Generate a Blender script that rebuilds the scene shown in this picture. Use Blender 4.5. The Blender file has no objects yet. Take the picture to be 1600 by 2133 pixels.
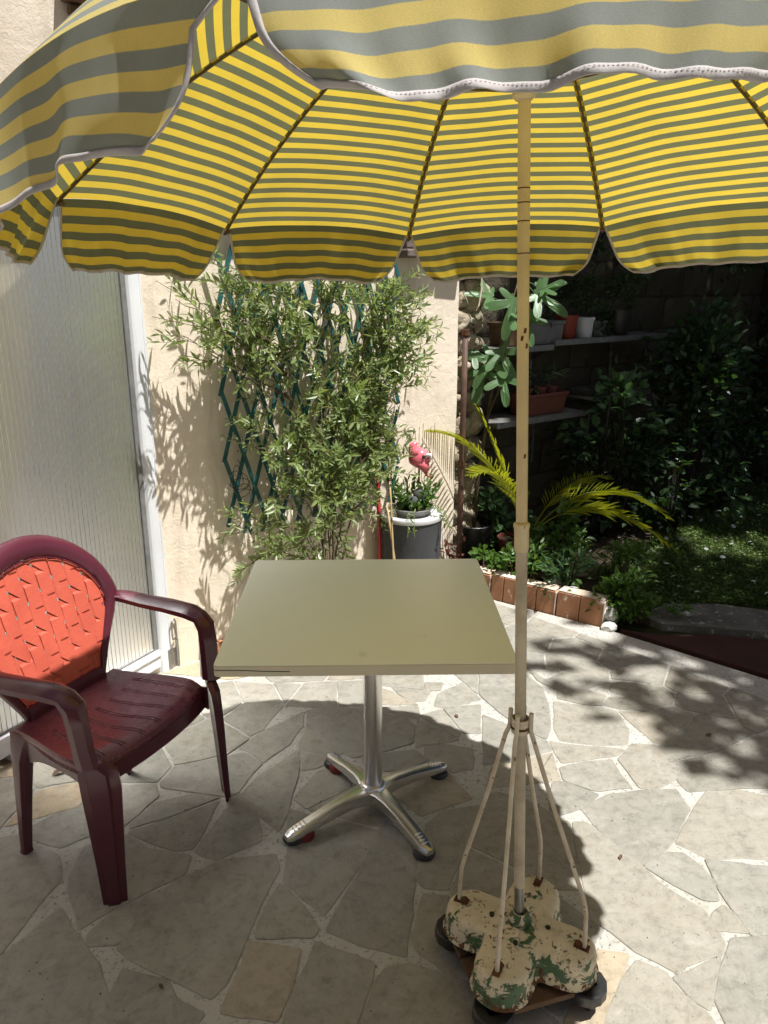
import bpy, bmesh, math, random
import numpy as np
from mathutils import Vector, Matrix, noise as mnoise

random.seed(7)
rng = np.random.default_rng(11)
R = math.radians
scene = bpy.context.scene
COL = scene.collection

# ------------------------------------------------------------------ camera
cam_data = bpy.data.cameras.new('camera')
cam_data.sensor_fit = 'VERTICAL'
cam_data.sensor_height = 24.0
cam_data.sensor_width = 18.0
cam_data.lens = 24.0 * 1602.0 / 2133.0
cam_data.clip_start = 0.02
cam_data.clip_end = 400
cam = bpy.data.objects.new('camera', cam_data)
COL.objects.link(cam)
cam.location = (0, 0, 1.69)
cam.rotation_euler = (R(90 - 16.5), 0, 0)
scene.camera = cam

# ------------------------------------------------------------------ sky, sun, exposure
SUN = Vector((0.346, -0.193, 1.0)).normalized()      # towards the sun
LD = Vector((-0.346, 0.193, -1.0))                    # light travel per metre of drop
world = bpy.data.worlds.new('World')
scene.world = world
world.use_nodes = True
wt = world.node_tree
wt.nodes.clear()
sky = wt.nodes.new('ShaderNodeTexSky')
sky.sky_type = 'NISHITA'
sky.sun_disc = False
sky.air_density = 0.8
sky.dust_density = 3.0
sky.ozone_density = 0.4
sky.sun_elevation = math.asin(SUN.z)
sky.sun_rotation = math.atan2(SUN.x, SUN.y)
bg = wt.nodes.new('ShaderNodeBackground')
bg.inputs['Strength'].default_value = 0.05
wo = wt.nodes.new('ShaderNodeOutputWorld')
wt.links.new(sky.outputs[0], bg.inputs[0])
wt.links.new(bg.outputs[0], wo.inputs[0])
sl = bpy.data.lights.new('sun', 'SUN')
sl.energy = 5.0
sl.angle = R(0.53)
sl.color = (1.0, 0.99, 0.97)
so = bpy.data.objects.new('sun', sl)
COL.objects.link(so)
so.rotation_euler = SUN.to_track_quat('Z', 'Y').to_euler()
so.location = (3, -2, 9)
scene.view_settings.view_transform = 'Standard'
scene.view_settings.look = 'None'
scene.view_settings.gamma = 1.0
scene.view_settings.exposure = 0.75
scene.render.engine = 'CYCLES'
scene.cycles.use_denoising = True
scene.cycles.max_bounces = 8
scene.cycles.transparent_max_bounces = 12
scene.cycles.caustics_reflective = True
scene.cycles.sample_clamp_indirect = 60.0
scene.cycles.blur_glossy = 0.05

# ------------------------------------------------------------------ mesh helpers
class MB:
    def __init__(s):
        s.v = []; s.f = []; s.uv = {}
    def add(s, vs, fs):
        b = len(s.v)
        s.v += [tuple(p) for p in vs]
        s.f += [tuple(i + b for i in q) for q in fs]
        return b
    def box(s, c, d, m=None):
        x, y, z = d[0] / 2, d[1] / 2, d[2] / 2
        vs = [(-x,-y,-z),(x,-y,-z),(x,y,-z),(-x,y,-z),(-x,-y,z),(x,-y,z),(x,y,z),(-x,y,z)]
        c = Vector(c)
        vs = [(m @ Vector(p) if m else Vector(p)) + c for p in vs]
        s.add(vs, [(3,2,1,0),(4,5,6,7),(0,1,5,4),(1,2,6,5),(2,3,7,6),(3,0,4,7)])
    def tube(s, pts, rad, n=8, cap=True):
        pts = [Vector(p) for p in pts]
        if not hasattr(rad, '__len__'): rad = [rad] * len(pts)
        rings = []
        ref = None
        for i, p in enumerate(pts):
            a = pts[max(0, i - 1)]; b = pts[min(len(pts) - 1, i + 1)]
            t = (b - a)
            if t.length < 1e-9: t = Vector((0, 0, 1))
            t.normalize()
            if ref is None:
                ref = t.orthogonal().normalized()
            ref = (ref - t * ref.dot(t))
            if ref.length < 1e-6: ref = t.orthogonal()
            ref.normalize()
            w = t.cross(ref)
            rings.append([p + (ref * math.cos(2*math.pi*k/n) + w * math.sin(2*math.pi*k/n)) * rad[i] for k in range(n)])
        s.loft(rings, True, cap)
    def loft(s, rings, closed=True, cap=False):
        n = len(rings[0])
        b = s.add([p for r in rings for p in r], [])
        for i in range(len(rings) - 1):
            for k in range(n if closed else n - 1):
                k2 = (k + 1) % n
                s.f.append((b+i*n+k, b+i*n+k2, b+(i+1)*n+k2, b+(i+1)*n+k))
        if cap:
            s.f.append(tuple(b + k for k in reversed(range(n))))
            s.f.append(tuple(b + (len(rings)-1)*n + k for k in range(n)))
        return b
    def lathe(s, prof, c=(0,0,0), n=24, m=None, capb=True, capt=True):
        c = Vector(c)
        rings = []
        for r, z in prof:
            ring = []
            for k in range(n):
                a = 2*math.pi*k/n
                p = Vector((r*math.cos(a), r*math.sin(a), z))
                ring.append((m @ p if m else p) + c)
            rings.append(ring)
        b = s.loft(rings, True, False)
        if capb: s.f.append(tuple(b + k for k in reversed(range(n))))
        if capt: s.f.append(tuple(b + (len(rings)-1)*n + k for k in range(n)))
    def grid(s, P, uv=None):
        nu, nv = len(P), len(P[0])
        b = s.add([p for row in P for p in row], [])
        if uv:
            for i in range(nu):
                for j in range(nv):
                    s.uv[b + i*nv + j] = uv[i][j]
        for i in range(nu - 1):
            for j in range(nv - 1):
                s.f.append((b+i*nv+j, b+(i+1)*nv+j, b+(i+1)*nv+j+1, b+i*nv+j+1))
        return b
    def mesh(s, name, mat, smooth=False):
        me = bpy.data.meshes.new(name)
        me.from_pydata(s.v, [], s.f)
        if s.uv:
            ul = me.uv_layers.new(name='UVMap')
            li = np.zeros(len(me.loops), dtype=np.int32)
            me.loops.foreach_get('vertex_index', li)
            arr = np.zeros((len(s.v), 2), dtype=np.float32)
            for k, val in s.uv.items(): arr[k] = val
            ul.data.foreach_set('uv', arr[li].ravel())
        if mat: me.materials.append(mat)
        if smooth:
            me.polygons.foreach_set('use_smooth', np.ones(len(me.polygons), dtype=bool))
        me.update()
        return me

INV = {}
def link(o, parent=None):
    COL.objects.link(o)
    if parent is not None:
        o.parent = parent
        if parent.name in INV: o.matrix_parent_inverse = INV[parent.name]
    return o
def obj(name, mb, mat, parent=None, smooth=False, bevel=0.0, solid=0.0, sub=0, auto=None, kind=None):
    me = mb.mesh(name, mat, smooth) if isinstance(mb, MB) else mb
    o = bpy.data.objects.new(name, me)
    link(o, parent)
    if solid:
        md = o.modifiers.new('solid', 'SOLIDIFY'); md.thickness = solid; md.offset = 0
    if bevel:
        md = o.modifiers.new('bevel', 'BEVEL'); md.width = bevel; md.segments = 2; md.limit_method = 'ANGLE'; md.angle_limit = R(40)
    if sub:
        md = o.modifiers.new('sub', 'SUBSURF'); md.levels = sub; md.render_levels = sub
    if auto:
        try:
            me.set_sharp_from_angle(angle=R(auto))
        except Exception:
            pass
    if kind: o['kind'] = kind
    return o
def tag(o, label, cat, group=None, kind=None):
    o['label'] = label; o['category'] = cat
    if group: o['group'] = group
    if kind: o['kind'] = kind
    return o
def struct(o, label=None):
    o['kind'] = 'structure'
    if label: o['label'] = label
    return o
def thing(name, label, cat, loc=(0,0,0), rotz=0.0, group=None, local=False):
    o = bpy.data.objects.new(name, None)
    o.empty_display_size = 0.1
    COL.objects.link(o)
    o.location = loc; o.rotation_euler = (0, 0, rotz)
    tag(o, label, cat, group)
    if not local:
        INV[o.name] = (Matrix.Translation(Vector(loc)) @ Matrix.Rotation(rotz, 4, 'Z')).inverted()
    return o
def V(*a): return Vector(a)
def lerp(a, b, t): return a + (b - a) * t
def clamp(x, a=0.0, b=1.0): return max(a, min(b, x))
def smooth01(x): x = clamp(x); return x*x*(3-2*x)

# ------------------------------------------------------------------ material helpers
def newmat(name):
    m = bpy.data.materials.new(name); m.use_nodes = True
    m.node_tree.nodes.clear()
    return m, m.node_tree
def nd(t, typ, **kw):
    n = t.nodes.new('ShaderNode' + typ)
    for k, v in kw.items():
        if hasattr(n, k) and k not in n.inputs: setattr(n, k, v)
        else:
            n.inputs[k].default_value = v
    return n
def L(t, a, b): t.links.new(a, b)
def col4(c): return (c[0], c[1], c[2], 1.0)
def noise_n(t, scale, detail=5.0, rough=0.55, dist=0.0, vec=None):
    n = nd(t, 'TexNoise'); n.inputs['Scale'].default_value = scale; n.inputs['Detail'].default_value = detail
    n.inputs['Roughness'].default_value = rough; n.inputs['Distortion'].default_value = dist
    if vec is not None: L(t, vec, n.inputs['Vector'])
    return n
def ramp_n(t, fac, stops):
    r = nd(t, 'ValToRGB')
    el = r.color_ramp.elements
    while len(el) < len(stops): el.new(0.5)
    for e, (p, c) in zip(el, stops):
        e.position = p; e.color = col4(c) if len(c) == 3 else c
    L(t, fac, r.inputs[0])
    return r
def mixc(t, fac, a, b, mode='MIX'):
    m = nd(t, 'Mix'); m.data_type = 'RGBA'; m.blend_type = mode
    for sock, val in ((m.inputs[0], fac), (m.inputs[6], a), (m.inputs[7], b)):
        if isinstance(val, (int, float)): sock.default_value = val
        elif isinstance(val, tuple): sock.default_value = col4(val)
        else: L(t, val, sock)
    return m.outputs[2]
def math_n(t, op, a, b=None, c=None):
    m = nd(t, 'Math'); m.operation = op
    for i, val in enumerate((a, b, c)):
        if val is None: continue
        if isinstance(val, (int, float)): m.inputs[i].default_value = val
        else: L(t, val, m.inputs[i])
    return m.outputs[0]
def gray(v): return (v, v, v)
def out(t, sh, disp=None):
    o = nd(t, 'OutputMaterial'); L(t, sh, o.inputs[0]); return o
def principled(t, rough=0.6, metal=0.0, spec=0.5):
    p = nd(t, 'BsdfPrincipled'); p.inputs['Roughness'].default_value = rough; p.inputs['Metallic'].default_value = metal
    p.inputs['Specular IOR Level'].default_value = spec
    return p
def bump_n(t, height, strength, dist=0.01):
    b = nd(t, 'Bump'); b.inputs['Strength'].default_value = strength; b.inputs['Distance'].default_value = dist
    L(t, height, b.inputs['Height']); return b.outputs[0]
def pmat(name, c1, c2=None, scale=6.0, rough=0.6, metal=0.0, spec=0.5, bump=0.0, bscale=60.0, ramp=(0.35, 0.65),
         spots=None, spot_scale=40.0, spot_at=0.66, rvar=0.0, bdist=0.01):
    m, t = newmat(name)
    co = nd(t, 'TexCoord').outputs['Object']
    p = principled(t, rough, metal, spec)
    if c2 is None: c2 = tuple(x * 0.82 for x in c1)
    n = noise_n(t, scale, 6, 0.6, 0.3, co)
    c = ramp_n(t, n.outputs[0], [(ramp[0], c1), (ramp[1], c2)]).outputs[0]
    if spots:
        n2 = noise_n(t, spot_scale, 4, 0.6, 0.4, co)
        f = ramp_n(t, n2.outputs[0], [(spot_at, gray(0)), (spot_at + 0.04, gray(1))]).outputs[0]
        c = mixc(t, f, c, spots)
    L(t, c, p.inputs['Base Color'])
    if rvar:
        n3 = noise_n(t, scale * 3, 5, 0.6, 0, co)
        L(t, math_n(t, 'MULTIPLY_ADD', n3.outputs[0], rvar, rough - rvar * 0.5), p.inputs['Roughness'])
    if bump:
        n4 = noise_n(t, bscale, 6, 0.65, 0.2, co)
        L(t, bump_n(t, n4.outputs[0], bump, bdist), p.inputs['Normal'])
    out(t, p.outputs[0])
    return m
def leafmat(name, ca, cb, trans, tmix=0.35, rough=0.45, cdry=None, under=None):
    m, t = newmat(name)
    geo = nd(t, 'NewGeometry')
    r = geo.outputs['Random Per Island']
    stops = [(0.0, ca), (1.0, cb)] if cdry is None else [(0.0, ca), (0.86, cb), (0.94, cb), (0.97, cdry)]
    c = ramp_n(t, r, stops).outputs[0]
    if under is not None:
        c = mixc(t, geo.outputs['Backfacing'], c, under)
    p = principled(t, rough, 0, 0.45)
    L(t, c, p.inputs['Base Color'])
    tr = nd(t, 'BsdfTranslucent'); tr.inputs['Color'].default_value = col4(trans)
    mx = nd(t, 'MixShader'); mx.inputs[0].default_value = tmix
    L(t, p.outputs[0], mx.inputs[1]); L(t, tr.outputs[0], mx.inputs[2])
    out(t, mx.outputs[0])
    return m

# ---- stone
def stone_mat():
    m, t = newmat('flagstone')
    co = nd(t, 'TexCoord').outputs['Object']
    oi = nd(t, 'ObjectInfo').outputs['Random']
    off = nd(t, 'VectorMath'); off.operation = 'ADD'
    sc = nd(t, 'CombineXYZ'); L(t, math_n(t, 'MULTIPLY', oi, 37.0), sc.inputs[0]); L(t, math_n(t, 'MULTIPLY', oi, 17.0), sc.inputs[2])
    L(t, co, off.inputs[0]); L(t, sc.outputs[0], off.inputs[1])
    v = off.outputs[0]
    base = ramp_n(t, oi, [(0.0, (.218,.212,.188)), (0.3, (.254,.242,.211)), (0.55, (.271,.255,.215)), (0.8, (.237,.233,.209)), (0.93, (.295,.264,.210)), (1.0, (.365,.295,.20))]).outputs[0]
    n1 = noise_n(t, 3.2, 7, 0.62, 1.2, v)
    c = mixc(t, math_n(t, 'MULTIPLY', n1.outputs[0], 0.55), base, mixc(t, 1.0, base, (1.22,1.14,1.0), 'MULTIPLY'))
    n2 = noise_n(t, 9, 8, 0.7, 0.8, v)
    f2 = ramp_n(t, n2.outputs[0], [(0.52, gray(0)), (0.66, gray(1))]).outputs[0]
    c = mixc(t, math_n(t, 'MULTIPLY', f2, 0.42), c, (.36,.34,.30))
    n7 = noise_n(t, 5.5, 6, 0.6, 2.0, v)
    f7 = ramp_n(t, n7.outputs[0], [(0.56, gray(0)), (0.70, gray(1))]).outputs[0]
    c = mixc(t, math_n(t, 'MULTIPLY', f7, 0.26), c, (.31,.255,.19))
    n3 = noise_n(t, 26, 8, 0.75, 0.3, v)
    f3 = ramp_n(t, n3.outputs[0], [(0.28, gray(0.62)), (0.5, gray(1.0)), (0.75, gray(1.16))]).outputs[0]
    c = mixc(t, 1.0, c, f3, 'MULTIPLY')
    n5 = noise_n(t, 120, 2, 0.5, 0, v)
    f5 = ramp_n(t, n5.outputs[0], [(0.24, gray(0.35)), (0.31, gray(1))]).outputs[0]
    c = mixc(t, 0.8, c, f5, 'MULTIPLY')
    # long scratches along the cleft
    w = nd(t, 'TexWave'); w.inputs['Scale'].default_value = 2.0; w.inputs['Distortion'].default_value = 9; w.inputs['Detail'].default_value = 5; w.inputs['Detail Scale'].default_value = 1.6
    L(t, v, w.inputs['Vector'])
    p = principled(t, 0.62, 0, 0.35)
    L(t, c, p.inputs['Base Color'])
    L(t, math_n(t, 'MULTIPLY_ADD', n2.outputs[0], 0.3, 0.46), p.inputs['Roughness'])
    h = math_n(t, 'ADD', math_n(t, 'MULTIPLY', n3.outputs[0], 0.7), math_n(t, 'MULTIPLY', w.outputs[1], 0.5))
    h = math_n(t, 'ADD', h, math_n(t, 'MULTIPLY', n1.outputs[0], 1.5))
    L(t, bump_n(t, h, 0.8, 0.007), p.inputs['Normal'])
    out(t, p.outputs[0])
    return m
def mortar_mat():
    m, t = newmat('mortar')
    co = nd(t, 'TexCoord').outputs['Object']
    n1 = noise_n(t, 7, 7, 0.65, 0.4, co)
    c = ramp_n(t, n1.outputs[0], [(0.3, (.38,.36,.315)), (0.55, (.45,.43,.385)), (0.75, (.31,.295,.25))]).outputs[0]
    n2 = noise_n(t, 70, 5, 0.7, 0.3, co)
    f = ramp_n(t, n2.outputs[0], [(0.36, gray(0.35)), (0.46, gray(1))]).outputs[0]
    c = mixc(t, 0.8, c, f, 'MULTIPLY')
    n3 = noise_n(t, 1.7, 4, 0.6, 0.6, co)
    f3 = ramp_n(t, n3.outputs[0], [(0.5, gray(0)), (0.7, gray(1))]).outputs[0]
    c = mixc(t, math_n(t, 'MULTIPLY', f3, 0.4), c, (.33,.32,.25))
    p = principled(t, 0.9, 0, 0.2); L(t, c, p.inputs['Base Color'])
    L(t, bump_n(t, math_n(t, 'ADD', n2.outputs[0], n1.outputs[0]), 0.9, 0.006), p.inputs['Normal'])
    out(t, p.outputs[0]); return m
def stucco_mat(name, c1, c2, stain):
    m, t = newmat(name)
    co = nd(t, 'TexCoord').outputs['Object']
    n1 = noise_n(t, 2.1, 6, 0.6, 0.5, co)
    c = ramp_n(t, n1.outputs[0], [(0.3, c1), (0.7, c2)]).outputs[0]
    mp = nd(t, 'Mapping'); mp.inputs['Scale'].default_value = (9, 9, 1.4); L(t, co, mp.inputs[0])
    n2 = noise_n(t, 1.0, 6, 0.65, 0.6, mp.outputs[0])
    f = ramp_n(t, n2.outputs[0], [(0.54, gray(0)), (0.74, gray(1))]).outputs[0]
    c = mixc(t, math_n(t, 'MULTIPLY', f, 0.55), c, stain)
    n3 = noise_n(t, 28, 6, 0.7, 0.4, co)
    f3 = ramp_n(t, n3.outputs[0], [(0.66, gray(0)), (0.72, gray(1))]).outputs[0]
    c = mixc(t, math_n(t, 'MULTIPLY', f3, 0.35), c, tuple(x * 0.7 for x in stain))
    p = principled(t, 0.92, 0, 0.15); L(t, c, p.inputs['Base Color'])
    n4 = noise_n(t, 95, 6, 0.7, 0, co)
    n6 = noise_n(t, 14, 5, 0.6, 0.5, co)
    h = math_n(t, 'ADD', n4.outputs[0], math_n(t, 'MULTIPLY', n6.outputs[0], 2.2))
    L(t, bump_n(t, h, 0.36, 0.006), p.inputs['Normal'])
    out(t, p.outputs[0]); return m

# ---- striped cloth, woven, lets light through
PERIOD = 0.0347
def fabric_mat():
    m, t = newmat('striped_canvas')
    uv = nd(t, 'TexCoord').outputs['UV']
    sp = nd(t, 'SeparateXYZ'); L(t, uv, sp.inputs[0])
    fr = math_n(t, 'FRACT', math_n(t, 'ADD', math_n(t, 'DIVIDE', sp.outputs[1], PERIOD), 50.0))
    wob = noise_n(t, 700, 1, 0.5, 0, uv)
    fr = math_n(t, 'ADD', fr, math_n(t, 'MULTIPLY_ADD', wob.outputs[0], 0.016, -0.008))
    stripe = ramp_n(t, fr, [(0.0, gray(0)), (0.475, gray(0)), (0.495, gray(1)), (0.98, gray(1)), (1.0, gray(0))])
    s = stripe.outputs[0]
    co = nd(t, 'TexCoord').outputs['Object']
    n1 = noise_n(t, 4.5, 6, 0.65, 0.5, co)
    soil = ramp_n(t, n1.outputs[0], [(0.35, gray(1.0)), (0.7, gray(0.84))]).outputs[0]
    mp = nd(t, 'Mapping'); mp.inputs['Scale'].default_value = (420, 1500, 1); L(t, uv, mp.inputs[0])
    n2 = noise_n(t, 1.0, 3, 0.7, 0, mp.outputs[0])
    thread = ramp_n(t, n2.outputs[0], [(0.25, gray(0.84)), (0.75, gray(1.14))]).outputs[0]
    # the weather side is bleached, the inside keeps its dye
    bk = nd(t, 'NewGeometry').outputs['Backfacing']
    dcol = mixc(t, bk, mixc(t, s, (.64,.47,.06), (.15,.16,.08)), mixc(t, s, (.86,.74,.32), (.47,.50,.465)))
    dcol = mixc(t, 1.0, mixc(t, 1.0, dcol, soil, 'MULTIPLY'), thread, 'MULTIPLY')
    tcol = mixc(t, s, (.74,.545,.065), (.150,.158,.085))
    tcol = mixc(t, 1.0, mixc(t, 1.0, tcol, soil, 'MULTIPLY'), thread, 'MULTIPLY')
    d = nd(t, 'BsdfDiffuse'); d.inputs['Roughness'].default_value = 0.6; L(t, dcol, d.inputs[0])
    tr = nd(t, 'BsdfTranslucent'); L(t, tcol, tr.inputs[0])
    b = bump_n(t, n2.outputs[0], 0.25, 0.0015)
    L(t, b, d.inputs['Normal'])
    mx = nd(t, 'MixShader'); mx.inputs[0].default_value = 0.49
    L(t, d.outputs[0], mx.inputs[1]); L(t, tr.outputs[0], mx.inputs[2])
    out(t, mx.outputs[0]); return m
def cloth_mat(name, c, ct, tm=0.3):
    m, t = newmat(name)
    co = nd(t, 'TexCoord').outputs['Object']
    n = noise_n(t, 60, 5, 0.7, 0.2, co)
    cc = ramp_n(t, n.outputs[0], [(0.3, tuple(x*0.8 for x in c)), (0.7, c)]).outputs[0]
    d = nd(t, 'BsdfDiffuse'); L(t, cc, d.inputs[0])
    tr = nd(t, 'BsdfTranslucent'); tr.inputs[0].default_value = col4(ct)
    L(t, bump_n(t, n.outputs[0], 0.5, 0.002), d.inputs['Normal'])
    mx = nd(t, 'MixShader'); mx.inputs[0].default_value = tm
    L(t, d.outputs[0], mx.inputs[1]); L(t, tr.outputs[0], mx.inputs[2])
    out(t, mx.outputs[0]); return m
# ---- flaking paint on cast iron: cream over green over rust
def castpaint_mat():
    m, t = newmat('flaking_cream_paint')
    co = nd(t, 'TexCoord').outputs['Object']
    geo = nd(t, 'NewGeometry')
    sp = nd(t, 'SeparateXYZ'); L(t, geo.outputs['True Normal'], sp.inputs[0])
    spz = nd(t, 'SeparateXYZ'); L(t, co, spz.inputs[0])
    n0 = noise_n(t, 40, 6, 0.65, 0.6, co)
    cream = ramp_n(t, n0.outputs[0], [(0.3, (.52,.44,.295)), (0.6, (.62,.54,.385)), (0.8, (.42,.34,.215))]).outputs[0]
    n1 = noise_n(t, 19, 9, 0.74, 0.6, co)
    side = math_n(t, 'MULTIPLY', math_n(t, 'SUBTRACT', 1.0, math_n(t, 'ABSOLUTE', sp.outputs[2])), 0.12)
    g = math_n(t, 'ADD', n1.outputs[0], side)
    fg = ramp_n(t, g, [(0.592, gray(0)), (0.598, gray(1))]).outputs[0]
    c = mixc(t, fg, cream, (.052,.105,.045))
    n2 = noise_n(t, 55, 6, 0.7, 0.5, co)
    low = nd(t, 'MapRange'); low.inputs[1].default_value = 0.135; low.inputs[2].default_value = 0.095; low.inputs[3].default_value = 0; low.inputs[4].default_value = 0.16
    L(t, spz.outputs[2], low.inputs[0])
    r = math_n(t, 'ADD', n2.outputs[0], low.outputs[0])
    fr = ramp_n(t, r, [(0.592, gray(0)), (0.62, gray(1))]).outputs[0]
    n3 = noise_n(t, 90, 4, 0.6, 0, co)
    rust = ramp_n(t, n3.outputs[0], [(0.35, (.05,.022,.012)), (0.65, (.17,.075,.028))]).outputs[0]
    c = mixc(t, fr, c, rust)
    p = principled(t, 0.55, 0, 0.4); L(t, c, p.inputs['Base Color'])
    L(t, math_n(t, 'MULTIPLY_ADD', fr, 0.35, 0.5), p.inputs['Roughness'])
    hh = math_n(t, 'SUBTRACT', math_n(t, 'MULTIPLY', n0.outputs[0], 0.25), math_n(t, 'ADD', math_n(t, 'MULTIPLY', fg, 0.5), fr))
    L(t, bump_n(t, hh, 0.7, 0.0025), p.inputs['Normal'])
    out(t, p.outputs[0]); return m
def polycarb_mat():
    m, t = newmat('polycarbonate')
    co = nd(t, 'TexCoord').outputs['Object']
    n = noise_n(t, 2.4, 6, 0.65, 0.5, co)
    c = ramp_n(t, n.outputs[0], [(0.3, (.40,.39,.295)), (0.7, (.32,.31,.235))]).outputs[0]
    n2 = noise_n(t, 45, 4, 0.6, 0.2, co)
    f = ramp_n(t, n2.outputs[0], [(0.70, gray(0)), (0.75, gray(1))]).outputs[0]
    c = mixc(t, math_n(t, 'MULTIPLY', f, 0.6), c, (.10,.10,.08))
    mp = nd(t, 'Mapping'); mp.inputs['Scale'].default_value = (26, 26, .9); L(t, co, mp.inputs[0])
    n3 = noise_n(t, 1.0, 5, 0.65, 0.3, mp.outputs[0])
    f3 = ramp_n(t, n3.outputs[0], [(0.42, gray(1)), (0.72, gray(0.55))]).outputs[0]
    c = mixc(t, 0.8, c, f3, 'MULTIPLY')
    d = nd(t, 'BsdfDiffuse'); L(t, c, d.inputs[0])
    tr = nd(t, 'BsdfTranslucent'); tr.inputs[0].default_value = (.60,.60,.50,1)
    gl = nd(t, 'BsdfRefraction'); gl.inputs['IOR'].default_value = 1.02; gl.inputs['Roughness'].default_value = 0.22; gl.inputs[0].default_value = (.80,.80,.70,1)
    gs = nd(t, 'BsdfGlossy'); gs.inputs['Roughness'].default_value = 0.40; gs.inputs[0].default_value = (1,1,1,1)
    m1 = nd(t, 'MixShader'); m1.inputs[0].default_value = 0.5; L(t, d.outputs[0], m1.inputs[1]); L(t, tr.outputs[0], m1.inputs[2])
    m2 = nd(t, 'MixShader'); m2.inputs[0].default_value = 0.42; L(t, m1.outputs[0], m2.inputs[1]); L(t, gl.outputs[0], m2.inputs[2])
    fz = nd(t, 'Fresnel'); fz.inputs[0].default_value = 1.58
    m3 = nd(t, 'MixShader'); L(t, math_n(t, 'MULTIPLY_ADD', fz.outputs[0], 3.6, -0.11), m3.inputs[0]); L(t, m2.outputs[0], m3.inputs[1]); L(t, gs.outputs[0], m3.inputs[2])
    out(t, m3.outputs[0]); return m

M = {}
M['stone'] = stone_mat(); M['mortar'] = mortar_mat()
M['wall'] = stucco_mat('peach_stucco', (.83,.725,.585), (.79,.675,.53), (.55,.44,.32))
M['roughwall'] = stucco_mat('weathered_stucco', (.72,.63,.51), (.62,.53,.42), (.42,.35,.27))
M['fabric'] = fabric_mat()
M['binding'] = cloth_mat('white_binding', (.56,.52,.50), (.4,.33,.2), 0.25)
M['cast'] = castpaint_mat()
M['poly'] = polycarb_mat()
M['pole'] = pmat('cream_pole_paint', (.64,.53,.31), (.50,.40,.23), 7, 0.42, 0, 0.5, 0.15, 120, spots=(.16,.075,.03), spot_scale=26, spot_at=0.70)
M['polelow'] = pmat('worn_cream_paint', (.54,.47,.345), (.36,.30,.215), 11, 0.55, 0, 0.4, 0.35, 90, spots=(.15,.075,.035), spot_scale=32, spot_at=0.68)
M['rod'] = pmat('chipped_cream_rod', (.58,.51,.39), (.42,.34,.24), 18, 0.5, 0, 0.4, 0.3, 90, spots=(.10,.05,.028), spot_scale=45, spot_at=0.63)
M['steel'] = pmat('bare_steel', (.30,.30,.29), (.22,.22,.21), 20, 0.38, 1.0, 0.5, 0.1, 80)
M['rust'] = pmat('rust', (.16,.07,.03), (.07,.03,.018), 40, 0.85, 0, 0.2, 0.6, 150)
M['rib'] = pmat('dark_rib_steel', (.06,.045,.022), (.13,.085,.035), 40, 0.6, 0.3, 0.4, 0.2, 120)
M['alu'] = pmat('polished_aluminium', (.80,.79,.77), (.74,.73,.71), 3, 0.27, 1.0, 0.5, 0.03, 200)
M['tabletop'] = pmat('olive_laminate', (.85,.865,.73), (.83,.845,.71), 2, 0.31, 0, 0.5, 0.03, 320, spots=(.74,.74,.60), spot_scale=7, spot_at=0.68, rvar=0.05)
M['tableedge'] = pmat('beige_edge_strip', (.56,.50,.36), (.52,.465,.33), 5, 0.45, 0, 0.45, 0.08, 140)
M['black'] = pmat('black_plastic', (.012,.012,.012), (.022,.021,.02), 12, 0.42, 0, 0.5, 0.1, 80)
M['redshim'] = pmat('red_rubber', (.20,.025,.018), (.14,.018,.014), 20, 0.55, 0, 0.4, 0.1, 80)
M['burgundy'] = pmat('burgundy_plastic', (.085,.017,.028), (.07,.014,.023), 5, 0.24, 0, 0.5, 0.05, 160, rvar=0.12)
M['seatplastic'] = pmat('faded_burgundy_plastic', (.125,.032,.046), (.10,.025,.037), 7, 0.27, 0, 0.5, 0.06, 160, rvar=0.14)
M['weave'] = pmat('orange_weave', (.52,.10,.060), (.45,.082,.05), 9, 0.5, 0, 0.4, 0.2, 90, rvar=0.1)
M['pvc'] = pmat('white_pvc', (.74,.75,.76), (.66,.67,.68), 3, 0.38, 0, 0.5, 0.04, 80, spots=(.45,.43,.38), spot_scale=18, spot_at=0.72)
M['seal'] = pmat('grey_seal', (.20,.20,.19), (.14,.14,.13), 20, 0.6)
M['zinc'] = pmat('dull_zinc', (.36,.36,.35), (.26,.26,.25), 25, 0.4, 0.9, 0.5, 0.2, 90)
M['teal'] = pmat('teal_slat', (.024,.125,.122), (.016,.08,.082), 14, 0.45, 0, 0.45, 0.2, 80)
M['bark'] = pmat('grey_bark', (.16,.115,.075), (.08,.055,.035), 22, 0.85, 0, 0.2, 0.8, 60)
M['twig'] = pmat('twig', (.10,.065,.038), (.15,.105,.055), 20, 0.8, 0, 0.2)
M['darkbark'] = pmat('dark_bark', (.035,.026,.018), (.02,.015,.011), 14, 0.9, 0, 0.15, 0.9, 30)
M['olive'] = leafmat('olive_leaf', (.12,.175,.06), (.25,.31,.12), (.36,.45,.10), 0.40, 0.36, under=(.30,.35,.20))
M['fig'] = leafmat('fig_leaf', (.07,.145,.05), (.11,.20,.075), (.20,.38,.04), 0.35, 0.42, under=(.16,.22,.10))
M['palm'] = leafmat('palm_leaf', (.26,.28,.025), (.20,.25,.02), (.52,.52,.02), 0.45, 0.38)
M['cover'] = leafmat('ground_cover_leaf', (.045,.10,.018), (.09,.17,.03), (.15,.28,.03), 0.35, 0.45)
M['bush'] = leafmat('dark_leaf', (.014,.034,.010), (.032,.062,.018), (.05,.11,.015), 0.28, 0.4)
M['broad'] = leafmat('broad_leaf', (.05,.105,.04), (.085,.15,.06), (.11,.22,.05), 0.3, 0.4)
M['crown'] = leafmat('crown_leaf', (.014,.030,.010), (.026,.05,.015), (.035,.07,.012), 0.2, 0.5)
M['grass'] = leafmat('grass_blade', (.045,.085,.014), (.085,.135,.026), (.12,.20,.025), 0.3, 0.5, cdry=(.22,.18,.08))
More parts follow.
